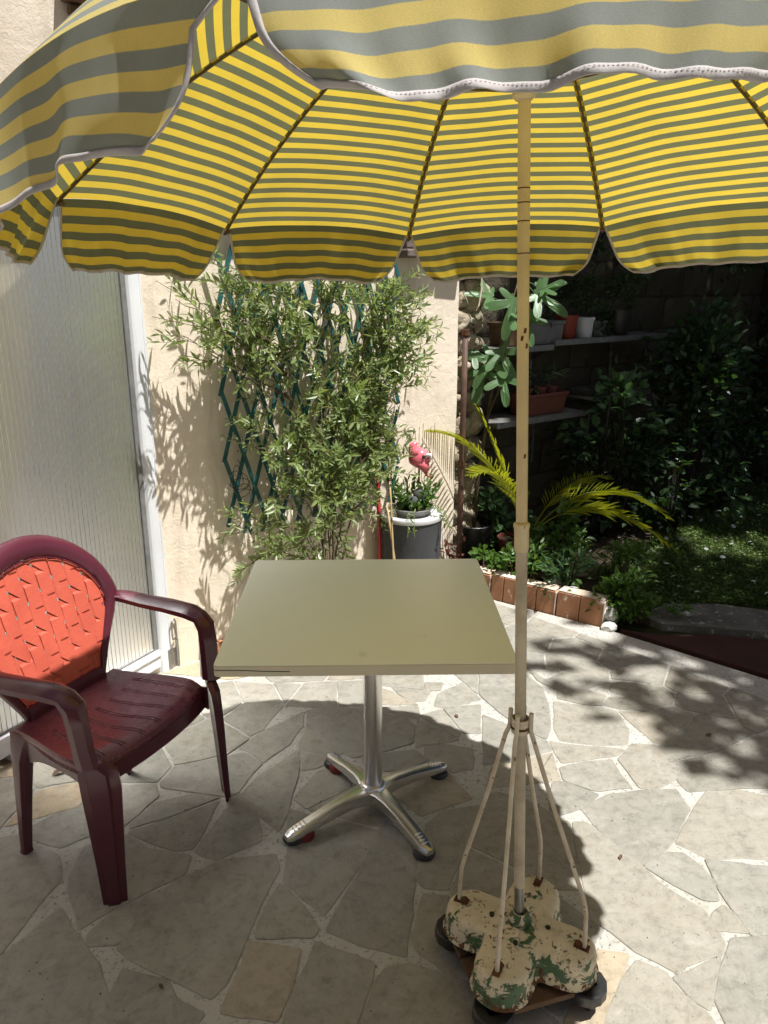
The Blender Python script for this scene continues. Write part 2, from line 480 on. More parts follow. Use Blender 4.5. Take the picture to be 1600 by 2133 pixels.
M['soil'] = pmat('soil', (.035,.026,.017), (.055,.042,.028), 9, 0.95, 0, 0.1, 0.9, 40)
M['lawnsoil'] = pmat('lawn_soil', (.022,.027,.010), (.035,.040,.014), 8, 0.95, 0, 0.1, 0.9, 40)
M['brick'] = pmat('terracotta_block', (.42,.215,.12), (.34,.165,.09), 7, 0.85, 0, 0.2, 0.35, 60, spots=(.66,.58,.50), spot_scale=9, spot_at=0.64)
M['limed'] = pmat('limed_edge', (.66,.58,.50), (.50,.38,.28), 14, 0.9, 0, 0.2, 0.4, 60)
M['terra'] = pmat('terracotta_plastic', (.15,.05,.032), (.115,.04,.026), 8, 0.55, 0, 0.4, 0.1, 80)
M['redpot'] = pmat('red_pot', (.24,.042,.02), (.19,.032,.017), 8, 0.5, 0, 0.4, 0.1, 80)
M['whitepot'] = pmat('white_pot', (.60,.61,.62), (.50,.51,.52), 8, 0.4, 0, 0.4, 0.05, 80)
M['greybox'] = pmat('grey_planter', (.20,.20,.195), (.12,.12,.115), 6, 0.6, 0, 0.3, 0.3, 40)
M['drum'] = pmat('charcoal_drum', (.075,.077,.08), (.058,.06,.063), 5, 0.75, 0, 0.3, 0.5, 260)
M['lid'] = pmat('silver_lid', (.66,.66,.66), (.56,.56,.56), 7, 0.42, 0.25, 0.5, 0.1, 60)
M['pinkglaze'] = pmat('pink_glaze', (.62,.085,.13), (.70,.17,.20), 14, 0.28, 0, 0.5, 0.05, 60)
M['whiteglaze'] = pmat('white_glaze', (.75,.72,.68), (.68,.64,.6), 10, 0.3)
M['rockrough'] = pmat('rubble_stone', (.45,.39,.29), (.26,.215,.15), 11, 0.92, 0, 0.15, 1.0, 22, spots=(.08,.06,.04), spot_scale=20, spot_at=0.60, bdist=0.03)
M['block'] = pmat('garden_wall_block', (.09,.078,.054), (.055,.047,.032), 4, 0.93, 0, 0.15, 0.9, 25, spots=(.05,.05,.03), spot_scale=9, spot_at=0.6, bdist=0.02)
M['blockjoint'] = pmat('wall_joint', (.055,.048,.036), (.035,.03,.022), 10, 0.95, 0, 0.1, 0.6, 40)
M['shelf'] = pmat('shelf_board', (.19,.185,.17), (.12,.115,.105), 8, 0.6, 0, 0.3, 0.2, 60)
M['pipe'] = pmat('rusty_brown_pipe', (.12,.065,.042), (.075,.04,.03), 14, 0.6, 0, 0.35, 0.2, 60)
M['redstick'] = pmat('red_handle', (.52,.03,.035), (.42,.025,.03), 8, 0.35)
M['bamboo'] = pmat('bamboo', (.42,.30,.15), (.32,.22,.10), 20, 0.5)
M['redpath'] = pmat('dark_red_path', (.062,.026,.019), (.045,.021,.016), 6, 0.8, 0, 0.2, 0.4, 40)
M['slab'] = pmat('grey_stone_slab', (.15,.145,.13), (.085,.082,.072), 9, 0.9, 0, 0.2, 0.9, 26, spots=(.30,.30,.27), spot_scale=24, spot_at=0.60)
M['whitestone'] = pmat('white_pebble', (.62,.60,.57), (.48,.46,.43), 8, 0.8, 0, 0.2, 0.4, 40)
M['wood'] = pmat('old_wood', (.13,.075,.04), (.085,.05,.028), 12, 0.7, 0, 0.25, 0.4, 50)
M['tile'] = pmat('grey_brown_tile', (.23,.19,.165), (.15,.12,.105), 8, 0.8, 0, 0.2, 0.5, 40)
M['palegable'] = pmat('pale_wall', (.72,.68,.60), (.64,.60,.52), 3, 0.9, 0, 0.2, 0.3, 40)
M['daisy'] = pmat('daisy_white', (.78,.78,.74), (.70,.70,.66), 20, 0.6)
M['rubber'] = pmat('caster_rubber', (.05,.052,.055), (.035,.036,.038), 10, 0.5)

# ================================================================== THE SETTING
def wp(t, off, z):                                   # point in wall coordinates: along, out from the wall, up
    return Vector((-0.99 + 0.788*t + 0.616*off, 3.17 + 0.616*t - 0.788*off, z))
WROT = math.atan2(0.616, 0.788)
WM = Matrix.Rotation(WROT, 3, 'Z')
def wbox(mb, t0, t1, o0, o1, z0, z1):
    vs = [wp(t, o, z) for z in (z0, z1) for t, o in ((t0, o0), (t1, o0), (t1, o1), (t0, o1))]
    mb.add(vs, [(0,1,2,3)[::-1] if o1 < o0 else (0,1,2,3)[::-1], (4,5,6,7), (0,1,5,4), (1,2,6,5), (2,3,7,6), (3,0,4,7)])
    return mb

# ground: one sheet to the horizon
mb = MB(); mb.add([(-150,-150,-0.06),(150,-150,-0.06),(150,150,-0.06),(-150,150,-0.06)], [(0,1,2,3)])
struct(obj('ground', mb, M['soil']))

# patio slab (mortar bed) with an uneven surface
EDGE = [(0.40, 4.20), (0.629, 3.965), (1.112, 3.62), (1.713, 3.075), (2.6, 2.25), (4.2, 0.7)]
def edge_side(x, y):                                  # >0 on the garden side of the patio edge
    best = 1e9; sgn = 0
    for (ax, ay), (bx, by) in zip(EDGE[:-1], EDGE[1:]):
        dx, dy = bx-ax, by-ay; l2 = dx*dx+dy*dy
        u = clamp(((x-ax)*dx+(y-ay)*dy)/l2)
        px, py = ax+u*dx, ay+u*dy
        d = math.hypot(x-px, y-py)
        if d < best:
            best = d; sgn = 1 if (dx*(y-ay)-dy*(x-ax)) > 0 else -1
    return best*sgn
POLY = [(-2.6,-3.26),(4.2,-3.26)] + EDGE[::-1] + [wp(1.6,-0.02,0).xy[:], wp(-1.2,-0.02,0).xy[:], (-2.6, 1.4)]
mb = MB(); n = len(POLY)
mb.add([(x,y,-0.0012) for x,y in POLY] + [(x,y,-0.12) for x,y in POLY], [tuple(range(n))] + [(i, i+n, (i+1)%n+n, (i+1)%n) for i in range(n)])
patio = struct(obj('patio', mb, M['mortar']), 'mortar bed of the crazy paved patio')

# crazy paving: the stones one can see, laid where they lie, and irregular ones between them
TRACED = [
    [(0.717,2.031),(0.782,1.937),(0.874,1.998),(0.911,2.036),(1.025,2.194),(1.017,2.294),(0.942,2.294),(0.778,2.268),(0.666,2.194)],
    [(0.925,2.031),(0.993,1.965),(1.179,1.961),(1.269,1.953),(1.386,2.18),(1.357,2.248),(1.234,2.289),(1.124,2.284),(1.044,2.194)],
    [(0.823,1.891),(0.887,1.824),(0.915,1.8),(0.953,1.796),(0.97,1.868),(0.956,1.929),(0.924,1.981),(0.877,1.981),(0.791,1.929)],
    [(0.589,1.861),(0.586,1.775),(0.579,1.728),(0.619,1.683),(0.665,1.619),(0.754,1.552),(0.772,1.575),(0.892,1.616),(0.909,1.646),(0.9,1.715),(0.897,1.755),(0.81,1.853),(0.779,1.929),(0.658,2.124),(0.621,2.124)],
    [(0.909,1.722),(0.909,1.693),(0.989,1.683),(0.981,1.741),(0.963,1.772),(0.926,1.748)],
    [(0.983,1.898),(0.977,1.832),(0.983,1.782),(0.997,1.674),(1.136,1.696),(1.249,1.914),(1.16,1.922),(0.988,1.953)],
    [(0.867,1.558),(0.817,1.472),(0.819,1.421),(0.819,1.333),(0.905,1.333),(1.023,1.477),(1.123,1.67),(0.937,1.658)],
    [(0.761,1.482),(0.79,1.451),(0.812,1.482),(0.882,1.604),(0.739,1.536)],
    [(0.604,1.53),(0.538,1.431),(0.494,1.333),(0.755,1.333),(0.792,1.378),(0.782,1.431),(0.734,1.498),(0.718,1.552),(0.66,1.586)],
    [(0.512,1.541),(0.478,1.482),(0.428,1.402),(0.51,1.392),(0.556,1.477),(0.617,1.558),(0.639,1.607),(0.566,1.619)],
    [(0.678,2.677),(0.683,2.599),(0.826,2.567),(0.929,2.573),(0.967,2.677),(0.957,2.81),(0.839,2.846),(0.722,2.884)],
    [(0.744,2.914),(0.843,2.864),(0.912,2.858),(0.946,2.938),(0.874,2.986),(0.756,2.986)],
    [(0.927,2.861),(0.976,2.834),(1.094,2.814),(1.124,2.846),(1.045,2.907),(0.962,2.922)],
    [(1.003,2.697),(1.041,2.586),(1.096,2.58),(1.153,2.677),(1.11,2.791),(0.975,2.805)],
    [(0.646,2.512),(0.658,2.455),(0.806,2.49),(0.871,2.5),(0.906,2.534),(0.766,2.555),(0.643,2.583)],
    [(0.642,2.352),(0.727,2.294),(0.752,2.291),(0.864,2.312),(0.845,2.385),(0.841,2.468),(0.74,2.453),(0.643,2.419)],
    [(0.885,2.396),(0.898,2.31),(0.945,2.301),(1.042,2.363),(1.044,2.453),(1.039,2.561),(0.948,2.567),(0.917,2.524),(0.872,2.474)],
    [(0.56,2.189),(0.584,2.166),(0.664,2.201),(0.736,2.268),(0.639,2.338),(0.597,2.331)],
    [(1.054,2.561),(1.055,2.465),(1.292,2.548),(1.447,2.653),(1.373,2.759),(1.301,2.788),(1.161,2.657)],
    [(1.058,2.289),(1.147,2.299),(1.459,2.32),(1.603,2.599),(1.452,2.618),(1.281,2.524),(1.052,2.447),(1.046,2.336)],
    [(0.686,3.068),(0.746,2.997),(0.877,2.997),(0.997,3.048),(0.932,3.085),(0.829,3.146),(0.717,3.06),(0.654,3.172)],
    [(0.413,2.946),(0.474,2.81),(0.564,2.664),(0.627,2.611),(0.655,2.677),(0.685,2.861),(0.688,2.994),(0.643,3.111),(0.439,3.163)],
    [(-0.306,2.699),(-0.226,2.579),(-0.112,2.486),(-0.005,2.526),(0.11,2.585),(0.121,2.699),(0.083,2.765),(-0.05,2.813),(-0.23,2.842),(-0.317,2.813)],
    [(-0.507,2.526),(-0.443,2.458),(-0.363,2.573),(-0.328,2.699),(-0.331,2.799),(-0.371,2.765),(-0.473,2.66),(-0.545,2.55)],
    [(-0.295,2.408),(-0.241,2.425),(-0.157,2.52),(-0.228,2.567),(-0.302,2.686),(-0.32,2.585)],
    [(-0.449,2.371),(-0.498,2.25),(-0.341,2.087),(-0.324,2.166),(-0.312,2.414),(-0.327,2.52)],
    [(-0.259,2.198),(-0.121,2.309),(-0.117,2.361),(-0.187,2.412),(-0.233,2.405),(-0.307,2.25)],
    [(-0.297,1.981),(-0.293,1.865),(-0.17,1.743),(-0.09,1.898),(-0.038,2.005),(-0.01,2.091),(-0.024,2.083),(-0.14,2.135),(-0.255,2.162),(-0.315,2.189)],
    [(-0.071,1.898),(-0.124,1.779),(-0.153,1.687),(-0.056,1.639),(0.056,1.605),(0.086,1.84),(0.098,1.942),(0.077,2.07),(0.011,2.113),(-0.013,2.066)],
    [(-0.327,1.789),(-0.344,1.709),(-0.342,1.663),(-0.191,1.666),(-0.182,1.687),(-0.216,1.75),(-0.287,1.837),(-0.305,1.854)],
    [(-0.363,1.58),(-0.38,1.511),(-0.393,1.443),(-0.257,1.42),(-0.231,1.529),(-0.224,1.623),(-0.364,1.645)],
    [(-0.197,1.58),(-0.224,1.485),(-0.24,1.401),(-0.071,1.401),(-0.033,1.537),(-0.029,1.58),(-0.181,1.645)],
    [(-0.019,1.526),(-0.036,1.456),(-0.056,1.403),(0.224,1.408),(0.221,1.518),(0.071,1.577),(0.008,1.564)],
    [(0.092,1.721),(0.076,1.651),(0.094,1.616),(0.163,1.55),(0.228,1.542),(0.228,1.58),(0.206,1.614),(0.163,1.709),(0.162,1.773),(0.183,1.809),(0.116,1.813)],
    [(0.1,1.876),(0.118,1.844),(0.184,1.837),(0.193,1.872),(0.279,2.07),(0.318,2.208),(0.2,2.18),(0.144,2.117),(0.107,1.939)],
    [(0.157,2.503),(0.249,2.398),(0.32,2.419),(0.333,2.538),(0.23,2.571),(0.156,2.55)],
    [(-0.004,2.405),(0.054,2.408),(0.162,2.469),(0.114,2.532),(0.043,2.52),(-0.075,2.474)],
    [(0.084,2.212),(0.123,2.162),(0.19,2.196),(0.298,2.25),(0.229,2.39),(0.047,2.355),(-0.001,2.328)],
    [(0.064,2.952),(0.118,2.889),(0.17,2.895),(0.196,2.97),(0.042,3.001)],
    [(0.185,2.978),(0.243,2.985),(0.255,3.042),(0.186,3.045)],
    [(0.215,2.852),(0.25,2.837),(0.406,2.907),(0.344,3.042),(0.236,2.949)],
    [(-0.004,2.866),(0.137,2.863),(0.034,2.964),(-0.004,2.99)],
    [(-0.001,2.809),(0.14,2.754),(0.136,2.853),(-0.001,2.837)],
    [(0.204,2.714),(0.288,2.625),(0.298,2.647),(0.239,2.818),(0.151,2.776)],
    [(0.315,2.65),(0.376,2.65),(0.4,2.857),(0.252,2.829)],
    [(-0.184,2.852),(-0.09,2.866),(-0.095,3.065),(-0.203,3.058)],
    [(-0.363,2.979),(-0.408,2.852),(-0.279,2.844),(-0.201,2.837),(-0.215,3.058),(-0.346,3.042)],
    [(-0.437,2.937),(-0.416,2.88),(-0.373,3.026),(-0.481,3.042)],
    [(-0.589,2.888),(-0.439,2.88),(-0.49,3.026),(-0.659,3.058)],
    [(-0.726,2.028),(-0.648,1.999),(-0.599,2.006),(-0.579,2.136),(-0.566,2.228),(-0.687,2.15),(-0.816,2.081)],
    [(-0.894,1.801),(-0.833,1.695),(-0.766,1.764),(-0.67,1.845),(-0.596,1.899),(-0.599,1.97),(-0.742,2.001),(-0.811,2.065),(-0.936,2.009),(-0.936,1.883)],
    [(-0.556,1.972),(-0.51,1.958),(-0.391,2.042),(-0.433,2.205),(-0.497,2.266),(-0.55,2.113),(-0.585,1.993)],
    [(-0.65,1.588),(-0.529,1.533),(-0.427,1.481),(-0.397,1.526),(-0.382,1.613),(-0.367,1.695),(-0.348,1.804),(-0.318,1.917),(-0.338,1.976),(-0.506,1.949),(-0.611,1.863),(-0.658,1.804),(-0.705,1.629)],
    [(-0.802,1.675),(-0.788,1.637),(-0.715,1.643),(-0.655,1.827),(-0.671,1.813),(-0.759,1.75)],
    [(-1.08,1.523),(-0.961,1.337),(-0.657,1.38),(-0.692,1.497),(-0.739,1.574),(-0.823,1.663),(-0.914,1.759),(-1.003,1.594)],
    [(-1.304,1.995),(-1.085,1.575),(-1.011,1.611),(-0.989,1.751),(-0.959,1.869),(-1.005,1.97),(-1.178,2.065),(-1.221,2.049)],
    [(-0.679,1.472),(-0.629,1.359),(-0.482,1.359),(-0.438,1.434),(-0.512,1.472),(-0.548,1.527),(-0.668,1.558)],
    [(-1.071,2.028),(-1.01,2.012),(-0.938,2.068),(-1.009,2.203),(-1.098,2.158),(-1.17,2.076)],
    [(-0.82,2.102),(-0.692,2.171),(-0.571,2.251),(-0.657,2.269),(-0.777,2.222),(-0.827,2.117)],
]

def hull(pts):
    pts = sorted(set(map(tuple, pts)))
    def half(ps):
        h = []
        for p in ps:
            while len(h) > 1 and (h[-1][0]-h[-2][0])*(p[1]-h[-2][1]) - (h[-1][1]-h[-2][1])*(p[0]-h[-2][0]) <= 0: h.pop()
            h.append(p)
        return h[:-1]
    return half(pts) + half(pts[::-1])
def clip(poly, a, b, c):                              # keep a*x+b*y<=c
    o = []
    for i in range(len(poly)):
        p, q = poly[i], poly[(i+1) % len(poly)]
        dp, dq = a*p[0]+b*p[1]-c, a*q[0]+b*q[1]-c
        if dp <= 0: o.append(p)
        if dp*dq < 0:
            u = dp/(dp-dq); o.append((p[0]+(q[0]-p[0])*u, p[1]+(q[1]-p[1])*u))
    return o
def area(p): return 0.5*sum(p[i][0]*p[(i+1)%len(p)][1]-p[(i+1)%len(p)][0]*p[i][1] for i in range(len(p)))
HULLS = [hull(p) for p in TRACED]
def hull_sep(h, x, y):                                # best separating edge for a point outside
    best = None
    for i in range(len(h)):
        (ax, ay), (bx, by) = h[i], h[(i+1) % len(h)]
        dx, dy = bx-ax, by-ay; l = math.hypot(dx, dy)
        if l < 1e-6: continue
        nx, ny = dy/l, -dx/l
        d = (x-ax)*nx+(y-ay)*ny
        if best is None or d > best[0]: best = (d, nx, ny, ax*nx+ay*ny)
    return best
seeds = []
tries = 0
while tries < 9000:
    tries += 1
    x, y = random.uniform(-2.2, 3.2), random.uniform(0.75, 4.25)
    if edge_side(x, y) > -0.06: continue
    if (Vector((x, y, 0)) - wp(0, 0, 0)).dot(Vector((0.616,-0.788,0))) < 0.05 or x < -1.9: continue
    sp = 0.20 + 0.07*mnoise.noise((x*1.3, y*1.3, 5))
    if any(math.hypot(x-a, y-b) < sp for a, b in seeds): continue
    if any(hull_sep(h, x, y)[0] < 0.045 for h in HULLS): continue
    seeds.append((x, y))
def grow(p, g):
    # joints in the photo are narrow: let each outline out a little
    o = []; n = len(p)
    for i in range(n):
        a, b, c = Vector(p[i-1]), Vector(p[i]), Vector(p[(i+1) % n])
        d1 = (b-a).normalized(); d2 = (c-b).normalized()
        n1 = Vector((d1.y, -d1.x)); n2 = Vector((d2.y, -d2.x))
        m = (n1+n2); m = m.normalized() if m.length > .3 else n1
        o.append(tuple(b + m*(g/max(.6, m.dot(n1)))))
    return o
polys = [grow(p, 0.0065) for p in TRACED]
for x, y in seeds:
    c = [(x-.4,y-.4),(x+.4,y-.4),(x+.4,y+.4),(x-.4,y+.4)]
    for a, b in seeds:
        if (a, b) == (x, y) or math.hypot(a-x, b-y) > 0.9: continue
        nx, ny = a-x, b-y; l = math.hypot(nx, ny); nx /= l; ny /= l
        c = clip(c, nx, ny, ((a+x)*nx+(b+y)*ny)/2 - 0.0045)
        if len(c) < 3: break
    for h in HULLS:
        d, nx, ny, cc = hull_sep(h, x, y)
        if d < 0.6 and len(c) >= 3: c = clip(c, -nx, -ny, -cc - 0.010)
    for (ax, ay), (bx, by) in zip(EDGE[:-1], EDGE[1:]):
        dx, dy = bx-ax, by-ay; l = math.hypot(dx, dy)
        nx, ny = -dy/l, dx/l
        if len(c) >= 3: c = clip(c, nx, ny, ax*nx+ay*ny - 0.03)
    w0 = wp(0,0,0)
    if len(c) >= 3: c = clip(c, -0.616, 0.788, -0.616*w0.x+0.788*w0.y - 0.015)
    if len(c) >= 3 and area(c) > 0.004: polys.append(c)
def stone_mesh(poly, k):
    pts = []
    m = len(poly)
    for i in range(m):
        a, b = Vector(poly[i]).to_2d(), Vector(poly[(i+1) % m]).to_2d()
        l = (b-a).length
        if l < 1e-4: continue
        s = max(1, int(l/0.045))
        nr = Vector((b-a).yx); nr.x *= -1; nr.normalize()
        for j in range(s):
            u = j/s
            p = a + (b-a)*u
            w = mnoise.noise((p.x*16, p.y*16, k*3.1))*0.0065 + mnoise.noise((p.x*45, p.y*45, k))*0.003
            if j == 0:
                # chop the corner
                a0 = Vector(poly[(i-1) % m]).to_2d()
                din = (a0-a); din.normalize(); dout = (b-a); dout.normalize()
                e = min(0.008, l*0.25)
                pts.append(a + din*e*0.8 + nr*w*0.4); pts.append(a + dout*e*0.8 + nr*w*0.4)
            else:
                pts.append(p + nr*w)
    cx = sum(p.x for p in pts)/len(pts); cy = sum(p.y for p in pts)/len(pts)
    tx, ty = random.uniform(-.006,.006), random.uniform(-.006,.006); z0 = random.uniform(0.0012, 0.0030)
    def z(p, d): return z0 + tx*(p.x-cx) + ty*(p.y-cy) - d
    c = Vector((cx, cy))
    q = []
    for p in pts:
        d = (c-p); l = d.length
        q.append(p + d*min(0.3, (0.0032+0.0012*mnoise.noise((p.x*30,p.y*30,2)))/max(l, 1e-3)))
    n = len(pts)
    mb = MB()
    mb.add([(p.x,p.y,-0.02) for p in pts] + [(p.x,p.y,z(p,0.0014)) for p in pts] + [(p.x,p.y,z(p,0)) for p in q],
           [(i,(i+1)%n,(i+1)%n+n,i+n) for i in range(n)] + [(i+n,(i+1)%n+n,(i+1)%n+2*n,i+2*n) for i in range(n)] + [tuple(range(2*n,3*n))])
    return mb
for k, p in enumerate(polys[:298]):
    if area(p) < 0: p = p[::-1]
    obj('stone', stone_mesh(p, k), M['stone'], patio)

# lawn, bed soil, slab, red path
def flat(name, pts, z, mat, thick=0.05):
    mb = MB(); n = len(pts)
    mb.add([(x,y,z) for x,y in pts] + [(x,y,z-thick) for x,y in pts], [tuple(range(n))] + [(i, i+n, (i+1)%n+n, (i+1)%n) for i in range(n)])
    return struct(obj(name, mb, mat))
LAWN = [(1.15,3.72),(1.62,3.36),(4.4,0.9),(9,0.9),(9,12),(1.2,12),(-0.2,6.0),(0.55,4.75)]
flat('lawn', LAWN, -0.012, M['lawnsoil'])
flat('flower_bed', [(0.43,4.20),(0.66,4.02),(1.14,3.68),(1.55,4.3),(1.9,5.2),(1.5,5.55),(0.6,4.85)], 0.055, M['soil'], 0.1)
flat('red_path', [(1.20,3.57),(1.40,3.50),(1.62,3.52),(1.95,3.42),(2.6,3.0),(4.6,1.2),(4.25,0.72),(2.63,2.28),(1.73,3.09)], 0.012, M['redpath'])
mb = MB(); sl_pts = [(1.34,3.70),(1.52,3.86),(1.80,3.86),(2.15,3.72),(2.35,3.55),(2.0,3.47),(1.66,3.55),(1.42,3.60)]
n = len(sl_pts)
mb.add([(x,y,-0.01) for x,y in sl_pts]+[(x,y,0.028+0.006*math.sin(x*20)) for x,y in sl_pts]+[(1.8+(x-1.8)*.93,3.66+(y-3.66)*.9,0.036) for x,y in sl_pts],
       [(i,(i+1)%n,(i+1)%n+n,i+n)[::-1] for i in range(n)]+[(i+n,(i+1)%n+n,(i+1)%n+2*n,i+2*n)[::-1] for i in range(n)]+[tuple(range(2*n,3*n))[::-1]])
tag(obj('stone_slab', mb, M['slab']), 'flat grey stone slab lying at the lawn edge by the red path', 'stone slab')

# ================================================================== WALLS
wt_ = thing('garden_wall', 'sunlit peach stucco wall behind the green trellis', 'wall', wp(0.6, 0, 0))
def wall_sheet(t0, t1, z0, z1, off, nu, nv, amp=0.006):
    P = []
    for i in range(nu+1):
        row = []
        for j in range(nv+1):
            t = lerp(t0, t1, i/nu); z = lerp(z0, z1, j/nv)
            e = amp*mnoise.noise((t*3, z*3, 1)) + 0.5*amp*mnoise.noise((t*9, z*9, 2))
            row.append(wp(t, off+e, z))
        P.append(row)
    return P
mb = MB(); mb.grid(wall_sheet(-3.2, 1.765, -0.05, 2.04, 0.0, 90, 44)); wbox(mb, -3.2, 1.765, -0.012, -0.25, -0.05, 2.04)
obj('wall_face', mb, M['wall'], wt_, smooth=True)
mb = MB(); mb.grid(wall_sheet(-3.2, 1.3, 2.10, 3.6, -0.02, 40, 20)); wbox(mb, -3.2, 1.3, -0.035, -0.25, 2.10, 3.6)
obj('upper_wall', mb, M['roughwall'], wt_, smooth=True)
# coping course of tiles under which the wall lies in shade
k = 0
t = -3.2
ct = MB(); wbox(ct, -0.11, 0.11, 0.105, -0.25, 0, 0.055)
while t < 1.30:
    w = 0.235
    mb = MB(); wbox(mb, t, min(t+w-0.008, 1.37), 0.105+random.uniform(-.008,.008), -0.27, 2.045+random.uniform(0,.004), 2.095)
    obj('tile', mb, M['tile'], wt_, bevel=0.006); t += w
for t0 in (1.475, 1.64):
    mb = MB(); wbox(mb, t0, t0+0.158, 0.14+random.uniform(-.004,.004), -0.27, 1.99+random.uniform(0,.003), 2.05)
    obj('tile', mb, M['tile'], wt_, bevel=0.006)
mb = MB(); wbox(mb, 1.335, 1.475, 0.085, -0.02, 1.815, 1.855); wbox(mb, 1.35, 1.46, 0.06, -0.02, 1.858, 1.93)
obj('cap_tile', mb, M['tile'], wt_, bevel=0.008)
mb = MB(); mb.tube([wp(1.405,0.05,1.755), wp(1.405,0.062,1.752), wp(1.41,0.066,1.735), wp(1.42,0.064,1.728), wp(1.428,0.062,1.738)], 0.0022, 6)
obj('hook', mb, M['rust'], wt_, smooth=True)
mb = MB()
for j in range(9):
    wbox(mb, -0.45+j*.06-.02, -0.45+j*.06+.028, 0.02+random.uniform(0,.012), -0.03, -0.02, 0.055+random.uniform(-.01,.012))
# red plinth bricks showing at the foot of the wall
t = 0.16
while t < 1.2:
    w = random.uniform(.10,.14)
    mb = MB(); wbox(mb, t, t+w-.01, 0.018+random.uniform(-.005,.006), -0.02, -0.02, 0.062+random.uniform(-.008,.01))
    obj('brick', mb, M['brick'], wt_, bevel=0.006); t += w
# dark eave beam high at the left
bm_ = thing('roof_beam', 'dark weathered beam end high on the upper wall above the parasol', 'roof beam', wp(-0.2, 0.1, 2.7))
mb = MB(); wbox(mb, -0.17, -0.08, 0.06, -0.01, 2.63, 2.74); obj('beam', mb, M['wood'], bm_, bevel=0.01)
mb = MB(); wbox(mb, -0.15, -0.10, 0.03, -0.01, 2.59, 2.628); obj('bracket', mb, M['wood'], bm_, bevel=0.01)

# rubble pillar at the end of the stucco wall
rp = thing('rubble_pillar', 'rough honeycombed stone pillar between stucco wall and fig branches', 'pillar', wp(1.93, -0.1, 0))
def rock_mb(c, r, seed, sub=3, amp=0.35, squash=(1,1,1)):
    bm = bmesh.new(); bmesh.ops.create_icosphere(bm, subdivisions=sub, radius=1)
    for v in bm.verts:
        p = v.co.copy()
        d = 1 + amp*mnoise.noise(p*1.3 + Vector((seed,0,0))) + amp*0.5*mnoise.noise(p*3.5 + Vector((0,seed,0))) + amp*.25*mnoise.noise(p*8+Vector((seed,seed,0)))
        v.co = Vector((p.x*squash[0], p.y*squash[1], p.z*squash[2]))*d*r + Vector(c)
    mb = MB(); mb.v = [tuple(v.co) for v in bm.verts]; mb.f = [tuple(v.index for v in f.verts) for f in bm.faces]
    bm.free(); return mb
z = -0.02; k = 0
while z < 2.3:
    hgt = random.uniform(.10,.19)
    for side in (0, 1):
        c = wp(1.845 + side*0.14 + random.uniform(-.02,.02), -0.16+random.uniform(-.03,.02), z+hgt/2)
        obj('stone', rock_mb(c, 0.105, 3.7*k+side, 3, 0.42, (1.0,0.95,hgt/0.19)), M['rockrough'], rp, smooth=True)
    z += hgt*0.86; k += 1
mb = MB(); wbox(mb, 1.78, 2.04, -0.2, -0.42, -0.05, 2.3); obj('core', mb, M['rockrough'], rp)
pp = thing('drain_pipe', 'rusty brown pipe standing at the end of the stucco wall', 'pipe', wp(1.80, 0.0, 0))
mb = MB(); mb.tube([wp(1.80, 0.02, z) for z in (-0.03,.5,1.0,1.43)], 0.017, 10); obj('tube', mb, M['pipe'], pp, smooth=True)
for zc_ in (1.425, .70):
    mb = MB(); mb.tube([wp(1.80,0.02,zc_), wp(1.80,0.02,zc_+.03)], 0.022, 10); obj('collar', mb, M['rust'], pp)
cord = MB(); cord.tube([wp(1.93,-0.02,2.25), wp(1.925,0.0,1.9), wp(1.92,0.01,1.66), wp(1.90,0.015,1.58), wp(1.885,0.01,1.55)], 0.004, 6)
tag(obj('rope', cord, M['limed'], None, True), 'thin pale cord hanging down onto the rubble pillar', 'cord')

# long garden wall of stone blocks behind the shelves
gw = thing('block_wall', 'dark old stone block wall behind the plant shelves', 'wall', wp(4.2, -0.35, 0))
mb = MB(); wbox(mb, 1.95, 8.4, -0.295, -0.6, -0.05, 2.74); obj('core', mb, M['blockjoint'], gw)
bmesh_variants = []
for vnt in range(7):
    w, hh = random.uniform(.40,.50), 0.232
    P = []
    for i in range(9):
        row = []
        for j in range(6):
            u, v = i/8, j/5
            e = 0.02 + 0.010*mnoise.noise((u*3+vnt*7, v*2, 3)) + 0.006*mnoise.noise((u*8+vnt*7, v*6, 9))
            if i in (0, 8) or j in (0, 5): e = 0.002
            row.append(Vector((u*w*0.975 + 0.006*mnoise.noise((vnt, v*4, u)), -e, 0.005 + v*(hh-0.012))))
        P.append(row)
    mb = MB(); mb.grid(P)
    bmesh_variants.append((mb.mesh('block', M['block'], True), w))
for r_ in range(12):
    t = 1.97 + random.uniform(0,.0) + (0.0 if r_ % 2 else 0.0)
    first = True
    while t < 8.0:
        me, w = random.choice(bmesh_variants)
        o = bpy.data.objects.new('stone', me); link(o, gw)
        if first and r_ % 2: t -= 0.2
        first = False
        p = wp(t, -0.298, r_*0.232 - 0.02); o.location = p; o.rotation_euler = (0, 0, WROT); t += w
# pale gable far off to the right, seen through the leaves
pg = MB(); pg.box((7.4, 11.2, 1.4), (5.0, 0.25, 3.0)); tag(obj('boundary_wall', pg, M['palegable']), 'pale sunlit wall glimpsed through leaves beyond the garden', 'wall')

